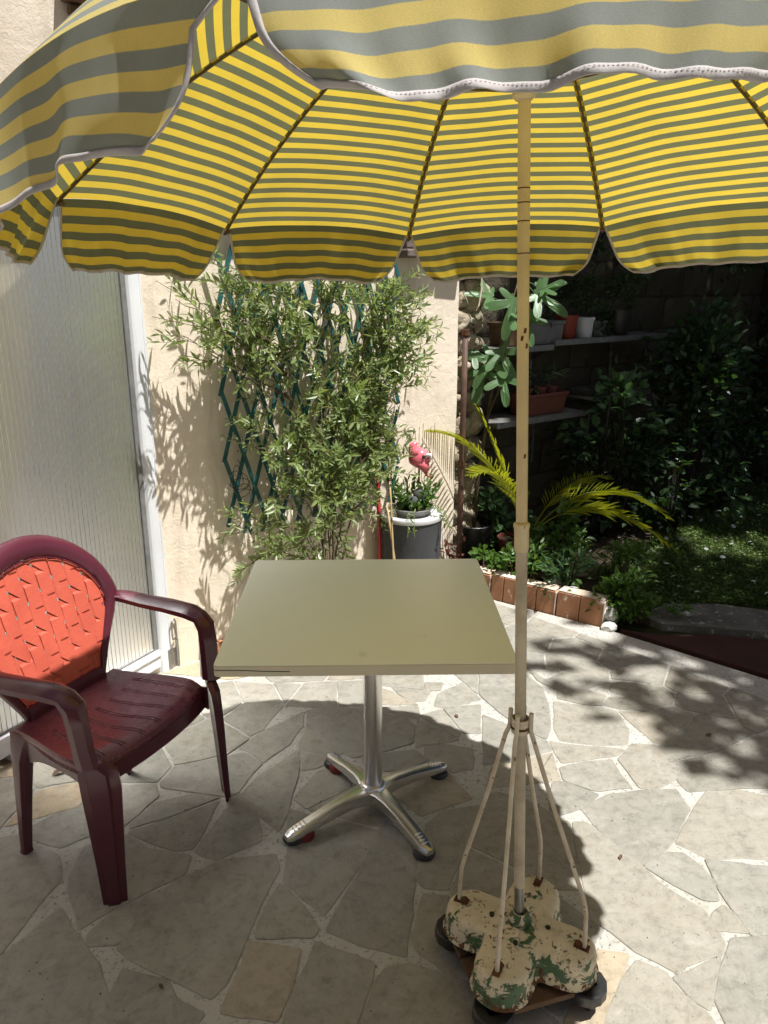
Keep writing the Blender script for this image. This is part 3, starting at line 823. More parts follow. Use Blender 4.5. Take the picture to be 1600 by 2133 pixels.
# ================================================================== POLYCARBONATE DOOR
D0 = V(-1.0, 3.16, 0); DD = V(-0.475, -0.88, 0).normalized(); DN = V(0.88, -0.475, 0).normalized()
def dp(t, off, z): return D0 + DD*t + DN*off + V(0, 0, z)
def dbox(mb, t0, t1, o0, o1, z0, z1):
    vs = [dp(t, o, z) for z in (z0, z1) for t, o in ((t0,o0),(t1,o0),(t1,o1),(t0,o1))]
    mb.add(vs, [(3,2,1,0),(4,5,6,7),(0,1,5,4),(1,2,6,5),(2,3,7,6),(3,0,4,7)]); return mb
door = thing('polycarbonate_door', 'tall ribbed translucent door leaf in a white plastic frame', 'door', dp(0.4, 0, 0))
def stile(mb, t0, t1, z0, z1, flip=1):
    # extruded profile with two long grooves
    prof = [(0,-.03),(0,.012),(.004,.016),(.036,.016),(.038,.0125),(.041,.0125),(.043,.016),(.071,.016),(.073,.0125),(.076,.0125),(.078,.016),(.112,.016),(.122,.010),(.130,-.004),(.130,-.03)]
    w = t1 - t0
    rings = [[dp((t0 + p*w/.13) if flip > 0 else (t1 - p*w/.13), o, z) for p, o in prof] for z in (z0, z1)]
    mb.loft(rings, True, True)
mb = MB(); stile(mb, -.105, .026, 0.0, 2.06); obj('stile', mb, M['pvc'], door)
mb = MB(); stile(mb, .87, 1.0, 0.0, 2.06, -1); obj('stile', mb, M['pvc'], door)
mb = MB(); dbox(mb, .028, .868, -.03, .010, .035, .088); dbox(mb, .028, .868, -.03, .018, .092, .118); obj('bottom_rail', mb, M['pvc'], door, bevel=0.003)
mb = MB(); dbox(mb, .028, .868, -.03, .014, 1.96, 2.06); obj('top_rail', mb, M['pvc'], door, bevel=0.003)
mb = MB(); dbox(mb, .0275, .052, -.022, .003, .12, 1.958); dbox(mb, .052, .85, -.022, .002, .1195, .128); dbox(mb, .85, .869, -.022, .003, .12, 1.958)
obj('gasket', mb, M['seal'], door)
# ribbed sheet: front skin with flutes, inner webs
ts = []; nfl = 38; t0, t1 = .053, .849
prof = []
for i in range(nfl):
    a = t0 + (t1-t0)*i/nfl; b = t0 + (t1-t0)*(i+1)/nfl; w = b-a
    prof += [(a, -.0040), (a+w*.05, -.0008), (a+w*.10, 0.0), (a+w*.90, .0), (a+w*.95, -.0008)]
prof.append((t1, -.0042))
mb = MB(); mb.loft([[dp(t, o - .004, z) for t, o in prof] for z in (.126, 0.8, 1.4, 1.962)], False, False)
obj('ribbed_panel', mb, M['poly'], door)
mb = MB()
mb.add([dp(-.092,.022,.005),dp(-.048,.022,.005),dp(-.048,.022,.10),dp(-.092,.022,.10)],[(0,1,2,3)])
dbox(mb, -.060,-.012,.0165,.021,.012,.098); dbox(mb,-.118,-.068,.0165,.021,.025,.108)
mb.tube([dp(-.0640,.024,.006), dp(-.0640,.024,.136)], .0085, 10)
for tt, zz in ((-.030,.030),(-.030,.08),(-.098,.045),(-.098,.09)): mb.tube([dp(tt,.0205,zz), dp(tt,.0235,zz)], .005, 8)
hg = obj('hinge', mb, M['zinc'], door)
mb = MB(); mb.tube([dp(-.064,.026,.130), dp(-.062,.03,.16), dp(-.058,.032,.225), dp(-.050,.034,.243), dp(-.038,.034,.243), dp(-.030,.034,.227), dp(-.031,.034,.16), dp(-.036,.032,.146), dp(-.052,.031,.148)], .0042, 8)
obj('hook_latch', mb, M['zinc'], door, smooth=True)
mb = MB(); dbox(mb, .50,.56,-.028,-.016,1.02,1.06); mb.tube([dp(.53,-.02,1.04), dp(.53,-.05,1.04), dp(.50,-.056,1.04), dp(.44,-.056,1.04)], .009, 10)
obj('handle', mb, M['zinc'], door, smooth=True)
mb = MB(); dbox(mb, .735, .80, -.03, .03, 0.006, .034); obj('foot', mb, M['pvc'], door, bevel=0.004)
mb = MB(); dbox(mb, .02, 1.1, -.075, -.035, 0.0, .10); tag(obj('threshold_board', mb, M['wood'], None, bevel=0.004), 'brown wooden threshold board under the ribbed door', 'board')
# broom and a pale batten standing behind the sheet
br = thing('broom', 'green handled broom with red tip, blurred behind the ribbed door', 'broom', dp(.30, -.10, 0))
mb = MB(); mb.tube([dp(.33,-.075,.12), dp(.305,-.06,.8), dp(.29,-.05,1.24)], .014, 10); obj('handle', mb, pmat('green_handle', (.02,.06,.05)), br, True)
mb = MB(); mb.tube([dp(.29,-.05,1.24), dp(.286,-.048,1.40)], .015, 10); obj('tip', mb, M['redstick'], br, True)
mb = MB(); mb.box(dp(.33,-.075,.07), (.26,.06,.12), Matrix.Rotation(math.atan2(DD.y, DD.x), 3, 'Z')); obj('brush', mb, M['darkbark'], br)
mb = MB(); wbox(mb, -.75, -.17, .03, .004, 1.40, 1.425); tag(obj('wall_batten', mb, M['pvc']), 'pale horizontal batten on the wall behind the ribbed door', 'batten')

# ================================================================== PLASTIC ARMCHAIR (own axes: x to the front, y to its left)
chair = thing('plastic_armchair', 'burgundy plastic garden armchair with orange woven back', 'chair', (-0.8415, 2.111, 0), R(-24.9), None, True)
def sect(c, ax, ay, hx, hy, r=0.35):
    pts = []
    for sx, sy in ((1,-r),(1,r),(r,1),(-r,1),(-1,r),(-1,-r),(-r,-1),(r,-1)):
        pts.append(c + ax*(hx*sx) + ay*(hy*sy))
    return pts
def xb(z, y=0): return -.19 - (z-.42)*.268 + .30*y*y
def hw(z):
    if z < .655: return lerp(.13, .245, clamp((z-.42)/.235))
    q = 1 - ((z-.655)/.215)**2
    return .245*math.sqrt(max(q, 0))
# back frame
rings = []
stations = []
for k in range(7):
    z = lerp(.415, .62, k/6); stations.append((hw(z), z, hw(z)+lerp(.020,.040,(k/6)**2), z - .004, 1))
for k in range(1, 30):
    a = math.pi*k/30
    stations.append((.245*math.cos(a), .655+.215*math.sin(a), .302*math.cos(a), .655+.282*math.sin(a), 0))
for k in range(6, -1, -1):
    z = lerp(.415, .62, k/6); stations.append((-hw(z), z, -hw(z)-lerp(.020,.040,(k/6)**2), z - .004, 1))
for yi, zi, yo, zo, lw in stations:
    bul = .017 if not lw else .012
    def pt(u, dx):
        y = lerp(yi, yo, u); z = lerp(zi, zo, u); return V(xb(z, y) + dx, y, z)
    rings.append([pt(0,-.004), pt(.06,.010), pt(.3,bul), pt(.65,bul+.002), pt(.93,.006), pt(1,-.008), pt(.9,-.022), pt(.1,-.014)])
mb = MB(); mb.loft(rings, True, True); obj('back_frame', mb, M['burgundy'], chair, True, auto=50)
mb = MB(); mb.loft([[V(xb(.44,y)+dx, y, z) for dx, z in ((.016,.40),(.02,.44),(.008,.462),(-.012,.462),(-.016,.40))] for y in np.linspace(-.152,.152,9)], True, True)
obj('back_rail', mb, M['burgundy'], chair, True, auto=40)
# bead round the woven panel
mb = MB(); mb.tube([V(xb(z,y)+.0095,y,z) for y,z in [(hw(z)-.002, z) for z in np.linspace(.47,.63,6)] + [(.243*math.cos(math.pi*k/24), .655+.213*math.sin(math.pi*k/24)) for k in range(25)] + [(-hw(z)+.002, z) for z in np.linspace(.63,.47,6)]], .0025, 6)
obj('bead', mb, M['burgundy'], chair, True)
PV, PD, SL = .054, .076, .95
for i in range(-6, 7):
    yc0 = i*PV
    secs = []
    runs = []
    for k in range(221):
        z = lerp(.43, .868, k/220)
        h_ = hw(z) + .004
        yc = yc0*(0.80+0.20*clamp((z-.42)/.3)) 
        a, b = max(yc-.0236, -h_), min(yc+.0236, h_)
        if b - a < .004:
            if secs: runs.append(secs); secs = []
            continue
        ph = (z + SL*yc - .45)/PD
        off = .0021*clamp(7.0*math.cos(math.pi*(ph+i)), -1, 1)
        secs.append([V(xb(z,a)+off, a, z), V(xb(z,(a+b)/2)+off, (a+b)/2, z), V(xb(z,b)+off, b, z)])
    if secs: runs.append(secs)
    for secs in runs:
        if len(secs) < 3: continue
        mb = MB(); mb.grid(secs); obj('weave_strip', mb, M['weave'], chair, False, solid=.0012)
for j in range(-4, 14):
    secs = []
    for k in range(225):
        y = lerp(-.248, .248, k/224)
        yy = abs(y)
        zt = .655 + .215*math.sqrt(max(0, 1-(yy/.25)**2)) + .003
        zb = .43 if yy < .13 else .42 + (yy-.13)/.115*.235 - .003
        zc = .45 + j*PD - SL*y
        a, b = max(zc-.0318, zb), min(zc+.0318, zt)
        if b - a < .005:
            if len(secs) > 2:
                mb = MB(); mb.grid(secs); obj('weave_strip', mb, M['weave'], chair, False, solid=.0012)
            secs = []; continue
        ph = y/PV
        off = -.0021*clamp(7.0*math.cos(math.pi*(ph+j)), -1, 1)
        secs.append([V(xb(a,y)+off, y, a), V(xb((a+b)/2,y)+off, y, (a+b)/2), V(xb(b,y)+off, y, b)])
    if len(secs) > 2:
        mb = MB(); mb.grid(secs); obj('weave_strip', mb, M['weave'], chair, False, solid=.0012)
# seat with rolled front and skirts
def seat_hw(u): return lerp(.205, .252, smooth01(u*1.15))
P = []
nu, nv = 26, 30
def seat_pt(u, v):
    hwid = seat_hw(u)
    y = lerp(-hwid, hwid, v)
    q = 1 - (2*v-1)**2
    x0 = -.192 + .008*q; x1 = .150 + .045*q
    x = lerp(x0, x1, u)
    z = .428 - .020*q*math.sin(math.pi*clamp(u*1.1)) + .012*math.sin(math.pi*u)*0 - .004*(1-u)
    if u > .82: z -= .022*((u-.82)/.18)**2
    return V(x, y, z)
for i in range(nu+1):
    row = []
    u = i/nu
    a = seat_pt(u, 0); b = seat_pt(u, 1)
    row.append(a + V(0, .004, -.040)); row.append(a + V(0, -.004, -.008))
    for j in range(nv+1): row.append(seat_pt(u, j/nv))
    row.append(b + V(0, .004, -.008)); row.append(b + V(0, -.004, -.040))
    P.append(row)
mb = MB(); mb.grid(P)
obj('seat', mb, M['seatplastic'], chair, True, solid=.004, auto=50)
mb = MB()
for j, v0 in enumerate((.12,.25,.38,.51,.64,.77,.90)):
    for dv in (0, .022):
        mb.tube([seat_pt(u, clamp(v0+dv+.012*math.sin(u*5+j), .02, .98)) + V(0,0,.0028) for u in np.linspace(.30,.94,20)], .0019, 6)
obj('seat_rib', mb, M['seatplastic'], chair, True)
mb = MB()
fr = []
for j in range(25):
    v = j/24; p = seat_pt(1, v); q = 1-(2*v-1)**2
    fr.append([p+V(-.004,0,.001), p+V(.004,0,-.004), p+V(.006,0,-.066+.016*q), p+V(.001,0,-.069+.016*q), p+V(-.006,0,-.010)])
mb.loft(fr, True, True); obj('front_apron', mb, M['burgundy'], chair, True, auto=50)
for s in (-1, 1):
    ey = V(0, 1, 0)
    path = [(-.262,.284,.640,.018,.018),(-.235,.293,.655,.019,.024),(-.19,.300,.655,.020,.033),(-.10,.302,.652,.021,.037),(.0,.298,.656,.022,.039),(.09,.288,.657,.023,.038)]
    rings = []
    for k, (x, y, z, hx, hy) in enumerate(path):
        rings.append(sect(V(x, s*y, z), V(0,0,1), ey, hx, hy))
    rings.append(sect(V(.135, s*.282, .648), V(.35,0,.94).normalized(), ey, .021, .032))
    rings.append(sect(V(.158, s*.279, .622), V(.8,0,.6).normalized(), ey, .029, .033))
    rings.append(sect(V(.163, s*.277, .57), V(1,0,.05).normalized(), ey, .030, .030))
    rings.append(sect(V(.166, s*.273, .50), V(1,0,0), ey, .030, .028))
    rings.append(sect(V(.170, s*.270, .445), V(1,0,0), ey, .034, .027))
    mb = MB(); mb.loft(rings, True, True); obj('armrest', mb, M['burgundy'], chair, True, auto=38)
    rings = []
    for x, y, z, hx, hy in ((.172,.262,.443,.030,.030),(.190,.255,.415,.052,.030),(.195,.255,.36,.053,.029),(.200,.258,.25,.046,.026),(.204,.261,.12,.038,.022),(.208,.264,.0,.033,.019)):
        c = V(x, s*y, z)
        nn = V(.66, s*.75, 0); aa = V(.75, -s*.66, 0)
        # channel profile: two faces meeting at an outer ridge
        rings.append([c+aa*u_*hx+nn*v_*hy for u_, v_ in ((-1,-.55),(-1.0,.0),(-.62,.16),(-.55,.52),(.38,.60),(.5,.22),(1.0,.05),(1.0,-.55),(.55,-.35),(-.55,-.35))])
    mb = MB(); mb.loft(rings, True, True); obj('leg', mb, M['burgundy'], chair, True, auto=28)
    rings = []
    for x, y, z, hx, hy in ((-.150,.196,.418,.050,.018),(-.160,.200,.385,.036,.021),(-.170,.206,.33,.024,.021),(-.179,.212,.22,.019,.018),(-.187,.218,.10,.015,.015),(-.192,.222,.012,.0125,.013),(-.193,.2225,.0,.0155,.015)):
        c = V(x, s*y, z)
        rings.append([c+V(-hx,-s*hy*.5,0), c+V(-hx,s*hy*.8,0), c+V(-hx*.3,s*hy,0), c+V(hx*.5,s*hy,0), c+V(hx,s*hy*.5,0), c+V(hx,-s*hy,0), c+V(hx*.3,-s*hy*.6,0)])
    mb = MB(); mb.loft(rings, True, True); obj('leg', mb, M['burgundy'], chair, True, auto=28)
    mb = MB(); rr = []
    for k in range(13):
        u = k/12; x = lerp(-.13, .165, u); y = s*(lerp(.206,.250, u)+.004); top = .412; bot = .405 - .045 - .03*(abs(2*u-1)**3)
        rr.append([V(x,y-.003,top), V(x,y+.003,top), V(x,y+.004,bot), V(x,y-.002,bot)])
    mb.loft(rr, True, True); obj('side_apron', mb, M['burgundy'], chair, True, auto=50)

# ================================================================== TABLE
tbl = thing('cafe_table', 'square olive green table on a four star polished metal foot', 'table', (-0.048, 2.208, 0))
TM = Matrix.Rotation(R(1.2), 3, 'Z'); TC = V(-0.054, 2.208, 0)
mb = MB()
def rrect(h_, r, z, n=5):
    pts = []
    for cx, cy, a0 in ((1,1,0),(-1,1,90),(-1,-1,180),(1,-1,270)):
        for k in range(n+1):
            a = R(a0+90*k/n); pts.append(TM @ V(cx*(h_-r)+r*math.cos(a), cy*(h_-r)+r*math.sin(a), z) + TC)
    return pts
mb.loft([rrect(.3955,.012,.7365), rrect(.3985,.014,.7385), rrect(.3985,.014,.7395), rrect(.3965,.013,.7405)], True, True)
obj('tabletop', mb, M['tabletop'], tbl)
mb = MB(); mb.loft([rrect(.394,.012,.706), rrect(.3995,.0145,.708), rrect(.4,.015,.7355), rrect(.398,.014,.738), rrect(.393,.013,.7375)], True, True)
obj('edge_band', mb, M['tableedge'], tbl)
mb = MB(); mb.tube([TM @ V(-.396, -.4004, .727)+TC, TM @ V(-.33,-.4004,.7268)+TC, TM @ V(-.27,-.4004,.7235)+TC, TM @ V(-.2,-.4004,.722)+TC], .0009, 5)
obj('edge_crack', mb, M['darkbark'], tbl)
pc = V(-.036, 2.206, 0)
mb = MB(); mb.lathe([(.030,.075),(.030,.70)], pc, 32); obj('post', mb, M['alu'], tbl, True, auto=50)
mb = MB(); mb.lathe([(.036,.052),(.043,.058),(.044,.085),(.040,.094),(.033,.098)], pc, 24); obj('hub', mb, M['alu'], tbl, True, auto=40)
mb = MB(); mb.box(pc + V(0,0,.699), (.30,.30,.012), TM); obj('top_plate', mb, M['steel'], tbl)
for k, (dx, dy) in enumerate(((-.263,-.184),(.172,-.248),(-.160,.248),(.247,.185))):
    d = V(dx, dy, 0); ln = d.length; d.normalize(); w = V(-d.y, d.x, 0)
    rings = []
    for u, hw_, zt, zb in ((.020,.044,.084,.050),(.055,.034,.087,.046),(.10,.027,.084,.046),(.17,.0245,.074,.041),(.24,.0245,.060,.031),(.29,.0245,.049,.024),(.315,.022,.044,.022),(.330,.014,.038,.022)):
        u *= ln/.32; c = pc + d*u
        rings.append([c-w*hw_*.92+V(0,0,zb), c-w*hw_+V(0,0,zb+.006), c-w*hw_*.86+V(0,0,zt-.004), c-w*hw_*.6+V(0,0,zt), c+w*hw_*.6+V(0,0,zt), c+w*hw_*.86+V(0,0,zt-.004), c+w*hw_+V(0,0,zb+.006), c+w*hw_*.92+V(0,0,zb)])
    mb = MB(); mb.loft(rings, True, True); ft = obj('foot', mb, M['alu'], tbl, True, auto=35)
    mb = MB()
    for q in range(4):
        u = (.262+.013*q)*ln/.32; c = pc + d*u; zz = lerp(.0565,.0475,q/3)
        mb.tube([c-w*.011+V(0,0,zz), c+w*.011+V(0,0,zz)], .0022, 6)
    obj('ridge', mb, M['alu'], ft, True)
    fc = pc + d*(.298*ln/.32) + w*(.0 if k else -.01)
    mb = MB(); mb.lathe([(.034,.006),(.035,.010),(.030,.020),(.016,.024),(.014,.032)], fc, 20); obj('foot_pad', mb, M['black'], ft, True, auto=40)
    if k in (0, 2):
        mb = MB(); mb.lathe([(.030,.004),(.031,.016),(.026,.030)], pc + d*(.262*ln/.32), 18); obj('shim', mb, M['redshim'], ft, True, auto=40)

# ================================================================== PARASOL
PC = V(0.26768, 1.60147, 1.8948); PN = V(-0.03109, 0.05969, 1).normalized(); PR = 0.9463; PPH = 3.03265
PA = V(0,1,0).cross(PN).normalized(); PB = PN.cross(PA)
HZ = 0.40
def prof(r): return HZ*(1 - r**1.9)
def pdir(i):
    a = PPH - i*2*math.pi/10; return PA*math.cos(a) + PB*math.sin(a)
par = thing('garden_parasol', 'yellow and grey striped parasol with scalloped valance', 'parasol', (0.333, 1.535, 0.2))
rho = [0.03,.08,.14,.2,.27,.34,.41,.48,.55,.62,.69,.76,.82,.88,.94,1.0]
arc = [0.0]*len(rho)
for k in range(len(rho)-2, -1, -1):
    arc[k] = arc[k+1] + math.hypot((rho[k+1]-rho[k])*PR*math.cos(R(18)), prof(rho[k])-prof(rho[k+1]))
def rib_pt(i, r): return PC + pdir(i)*(PR*r) + PN*prof(r)
VL = 0.156; VN = {7: .121, 8: .152}; US = {7: 1.157}
for i in range(10):
    j = (i+1) % 10
    NS = 14
    P = []; U = []
    outw = (pdir(i)+pdir(j)).normalized(); along = (rib_pt(j,1)-rib_pt(i,1)).normalized()
    rs = random.uniform(0, 9)
    for k, r in enumerate(rho):
        row = []; urow = []
        a, b = rib_pt(i, r), rib_pt(j, r)
        for s in range(NS+1):
            u = s/NS
            sag = 4*u*(1-u)
            p = lerp(a, b, u) + PN*(0.020*sag*r**3) + outw*(0.004*sag)
            if i == 8: p += (PN*.034 + outw*.010)*sag*math.exp(-((r-.86)/.13)**2)
            p += PN*0.004*sag*mnoise.noise((u*3+rs, r*4, i))
            row.append(p); urow.append(((u-.5)*PR*r*.62, arc[k] + 0.012*0*sag))
        P.append(row); U.append(urow)
    mb = MB(); mb.grid(P, U); pan = obj('canopy_panel', mb, M['fabric'], par, True)
    # valance flap
    near = i in (7, 8)
    tilt = R(21) if i == 7 else (R(5) if i == 8 else R(23))
    amp = (.0115 if i == 8 else .0115) if near else .0075
    NS, ND = (60, 16) if near else (36, 12)
    W = (rib_pt(j,1)-rib_pt(i,1)).length
    P = []; U = []
    def flap(u, d):
        ins = (.004 + .022*d + .026*max(0,(d-.66)/.34)**2.2) if near else (.004 + .040*d + .034*max(0,(d-.62)/.38)**2.2)
        if i == 7: ins = .004 + .030*d + .038*max(0,(d-.42)/.58)**2.0
        vl = VN.get(i, VL)
        if i == 8:
            e = lerp(ins + .052*min(1, d*5) + .02*max(0,(d-.55)/.45)**2, W-ins, u); vl = lerp(.112, .156, u)
        else: e = lerp(ins, W-ins, u)
        p = rib_pt(i,1) + along*e
        sag = 4*u*(1-u)
        wv = amp*d*(math.sin(2*math.pi*(2.3*u)+rs) + (.25 if i == 8 else .6)*math.sin(2*math.pi*(5.1*u)+rs*2+d) + (.0 if i == 8 else .35)*math.sin(2*math.pi*11*u+rs*3-d*2)) + .006*d*mnoise.noise((u*7+rs, d*2, 1))
        lift = (.0022*math.sin(2*math.pi*1.7*u+rs*1.3) + .0018*math.sin(2*math.pi*4.3*u+rs))*d
        bow = .012*sag*d
        return p + (-PN*math.cos(tilt) + outw*math.sin(tilt))*(vl*d*(1 - (.14 if i == 7 else .05)*(math.exp(-(u/.08)**2)+math.exp(-((1-u)/.08)**2)))*1.0) + outw*(wv+.004*sag) + PN*lift + PN*((0.008 if i == 7 else 0.020)*sag) - PN*bow*0.4 + ((PN*.034 + outw*.010)*sag*.314 if i == 8 else V(0,0,0))
    for k in range(ND+1):
        d = k/ND; row = []; urow = []
        for s in range(NS+1):
            u = s/NS; row.append(flap(u, d)); urow.append(((u-.5)*W, -(lerp(.112,.156,u) if i == 8 else VN.get(i, VL))*d/US.get(i,1) - (0 if i == 8 else .15615 - VN.get(i, VL)/US.get(i,1))))
        P.append(row); U.append(urow)
    mb = MB(); mb.grid(P, U); obj('valance', mb, M['fabric'], pan, True)
    vl_ = VN.get(i, VL); bw = .0076 if near else .0068
    du, dd_ = bw/W, bw/vl_
    path = [(0, k/14, du, k/14*(1-dd_)) for k in range(14)] + [(k/60, 1, du+(1-2*du)*k/60, 1-dd_) for k in range(61)] + [(1, 1-k/14, 1-du, (1-k/14)*(1-dd_)) for k in range(1, 15)]
    # hem ribbon folded over the edge
    rr = []
    for (ua, da, ub, db) in path:
        e_, f_ = flap(ua, da), flap(ub, db); ov = (e_-f_).normalized()
        rr.append([e_+ov*.0012, e_+outw*.0012, f_.lerp(e_,.5)+outw*.0015, f_+outw*.0012, f_-outw*.0012, f_.lerp(e_,.5)-outw*.0015, e_-outw*.0012])
    mb = MB(); mb.loft(rr, True, True)
    obj('binding', mb, M['binding'], pan, True)
    if near:
        mb = MB()
        for k in range(110):
            u = .06 + .88*k/110
            a_ = flap(u, 1-dd_*.72) + outw*.0016; b_ = flap(u+.0042, 1-dd_*.72) + outw*.0016
            mb.tube([a_, a_.lerp(b_,.5)+outw*.0006, b_], .00028, 4)
        st_ = obj('stitching', mb, M['limed'], pan); st_['kind'] = 'stuff'
    # rib
    mb = MB(); mb.tube([rib_pt(i, r) - PN*.0065 for r in [.04]+rho[2:]] + [rib_pt(i,1)+pdir(i)*.006-PN*.010], .0027, 8)
    obj('rib', mb, M['rib'], par, True)
    # sewn pocket along the rib
    P = []; U = []
    for k, r in enumerate(rho):
        p = rib_pt(i, r) - PN*.0032; sd_ = PN.cross(pdir(i)).normalized()
        P.append([p - sd_*.0075, p - PN*.0015, p + sd_*.0075]); U.append([(-.0075, arc[k]+.011), (0, arc[k]+.011), (.0075, arc[k]+.011)])
    mb = MB(); mb.grid([q[::-1] for q in P], [q[::-1] for q in U]); obj('rib_pocket', mb, M['fabric'], par, True)
    mb = MB(); mb.tube([PC+PN*.150+pdir(i)*.026, PC+pdir(i)*(PR*.50)+PN*(prof(.50)-.012)], .003, 6); obj('stretcher', mb, M['rib'], par, True)
    mb = MB(); mb.tube([rib_pt(i,1)-PN*.009-pdir(i)*.012, rib_pt(i,1)-PN*.011+pdir(i)*.010], .0055, 8); obj('rib_tip', mb, M['rib'], par, True)
base_pt = V(0.333, 1.535, 0.2); top_pt = PC + PN*0.405
pax = (top_pt - base_pt); plen = pax.length; pax.normalize()
def pz(z): return base_pt + pax*((z-0.2)/pax.z)
mb = MB(); mb.tube([pz(.285), pz(.7), pz(1.17)], .0128, 20); obj('lower_pole', mb, M['polelow'], par, True, auto=50)
mb = MB(); mb.tube([pz(.195), pz(.285)], .0122, 16); obj('spigot', mb, M['steel'], par, True, auto=50)
mb = MB(); mb.tube([pz(1.135), pz(1.14), pz(1.186), pz(1.190), pz(1.196), pz(1.199)], [.0145,.0158,.0160,.0178,.0178,.0150], 20); obj('pole_collar', mb, M['pole'], par, True, auto=40)
mb = MB(); mb.tube([pz(1.18), pz(1.6), pz(2.29)], .0121, 20); obj('upper_pole', mb, M['pole'], par, True, auto=50)
for z in (1.748, 1.808, 1.842, 1.868):
    mb = MB(); mb.tube([pz(z-.0011), pz(z+.0011)], .01235, 20); obj('joint_ring', mb, M['rust'], par, True, auto=40)
mb = MB(); mb.tube([PC+PN*.128, PC+PN*.134, PC+PN*.160, PC+PN*.166], [.016,.022,.022,.016], 20); obj('runner', mb, M['pole'], par, True, auto=40)
mb = MB(); mb.tube([PC+PN*.385, PC+PN*.392, PC+PN*.405, PC+PN*.44], [.02,.05,.05,.012], 20); obj('crown_hub', mb, M['pole'], par, True, auto=40)
for z, a in ((1.585,-1.9),(1.600,-1.4),(1.57,-1.1),(1.345,-1.3)):
    ax_ = V(math.cos(a), math.sin(a), 0)
    mb = MB(); c = pz(z) + ax_*.0121
    w = V(-ax_.y, ax_.x, 0); s_ = random.uniform(.003,.005)
    mb.add([c-w*s_*.6-V(0,0,s_), c+w*s_*.5-V(0,0,s_*.9), c+w*s_*.7+V(0,0,s_), c-w*s_*.3+V(0,0,s_*1.2)] , [(0,1,2,3)]); mb.v = [tuple(V(*p)+ax_*.0004) for p in mb.v]
    obj('paint_chip', mb, M['rust'], par, solid=.0005)

# ================================================================== CAST STAND AND TROLLEY
std = thing('parasol_stand', 'flaking cream cast iron clover stand with four thin rods', 'parasol stand', (0.335, 1.535, 0.08))
SC = V(.335, 1.535, 0); ANG = [R(152), R(62), R(-28), R(-118)]
def clover_sdf(x, y):
    res = None
    for a in ANG:
        u = clamp((x*math.cos(a)+y*math.sin(a))/.124, 0.0, 1.0)
        d = math.hypot(x-.124*u*math.cos(a), y-.124*u*math.sin(a)) - .0675
        if res is None: res = d
        else:
            k = .016; hq = clamp(.5+.5*(res-d)/k); res = res*(1-hq) + d*hq - k*hq*(1-hq)
    return res
def clover(iso, z, n=112, sc=1.0):
    ring = []
    for q in range(n):
        th = 2*math.pi*q/n; lo, hi = 0.0, .24
        for _ in range(22):
            mid_ = (lo+hi)/2
            if clover_sdf(mid_*math.cos(th), mid_*math.sin(th)) < -iso: lo = mid_
            else: hi = mid_
        r = lo*sc; x, y = r*math.cos(th), r*math.sin(th)
        ring.append(SC + V(x, y, z + .0022*mnoise.noise((x*16, y*16, z*5)) + .0012*mnoise.noise((x*50, y*50, 4))))
    return ring
mb = MB(); mb.loft([clover(.012,.100), clover(-.004,.101), clover(-.0065,.106), clover(-.003,.112), clover(0,.118), clover(.0015,.150), clover(.0035,.160), clover(.0075,.167), clover(.0125,.1712), clover(.019,.1732), clover(.030,.1745), clover(.044,.176), clover(.044,.180,112,.6), clover(.044,.186,112,.25)], True, True)
obj('cast_base', mb, M['cast'], std, True, auto=55)
mb = MB(); mb.lathe([(.030,.184),(.024,.200),(.0185,.214),(.0165,.214),(.0150,.190)], SC, 20); obj('socket', mb, M['cast'], std, True)
for k, a in enumerate(ANG):
    d = V(math.cos(a), math.sin(a), 0); w = V(-d.y, d.x, 0)
    cz = pz(.72)
    f = SC + d*.160
    mb = MB(); mb.tube([f+V(0,0,.172), f+V(0,0,.205), SC+d*.157+V(0,0,.275), SC+d*.150+V(0,0,.310), SC.lerp(cz,.55).xy.to_3d()+d*.082+V(0,0,.52), cz+d*.034+V(0,0,-.035), cz+d*.0255+V(0,0,-.012), cz+d*.0245+V(0,0,.012), cz+d*.0245+V(0,0,.034)], .0054, 10)
    rd = obj('rod', mb, M['rod'], std, True, auto=60)
    mb = MB(); mb.box(f+V(0,0,.1765)-d*.006, (.036,.018,.006), Matrix.Rotation(a,3,'Z')); mb.lathe([(.0085,0),(.0085,.007),(.005,.010)], f+V(0,0,.179)-d*.015, 6)
    obj('bolt', mb, M['rust'], rd)
    h0 = SC + d*.068 + w*.012
    mb = MB(); mb.lathe([(.0062,.176),(.0065,.1845)], h0, 12); obj('bolt_hole_disc', mb, M['black'], std)  # solid black disc, its colour stands for the shade inside a hole
cz = pz(.72)
mb = MB()
NR = 28
def rng_(r, z): return [cz + V(r*math.cos(2*math.pi*k/NR), r*math.sin(2*math.pi*k/NR), z) for k in range(NR)]
mb.loft([rng_(.0205,-.019), rng_(.0205,.017), rng_(.0178,.017), rng_(.0178,-.019), rng_(.0205,-.019)], True, False)
obj('clamp_ring', mb, M['rod'], std, True, auto=40)
mb = MB(); mb.loft([rng_(.0222,-.008), rng_(.0222,-.003), rng_(.020,-.003), rng_(.020,-.008)], True, False); obj('ring_band', mb, M['rust'], std, True, auto=40)

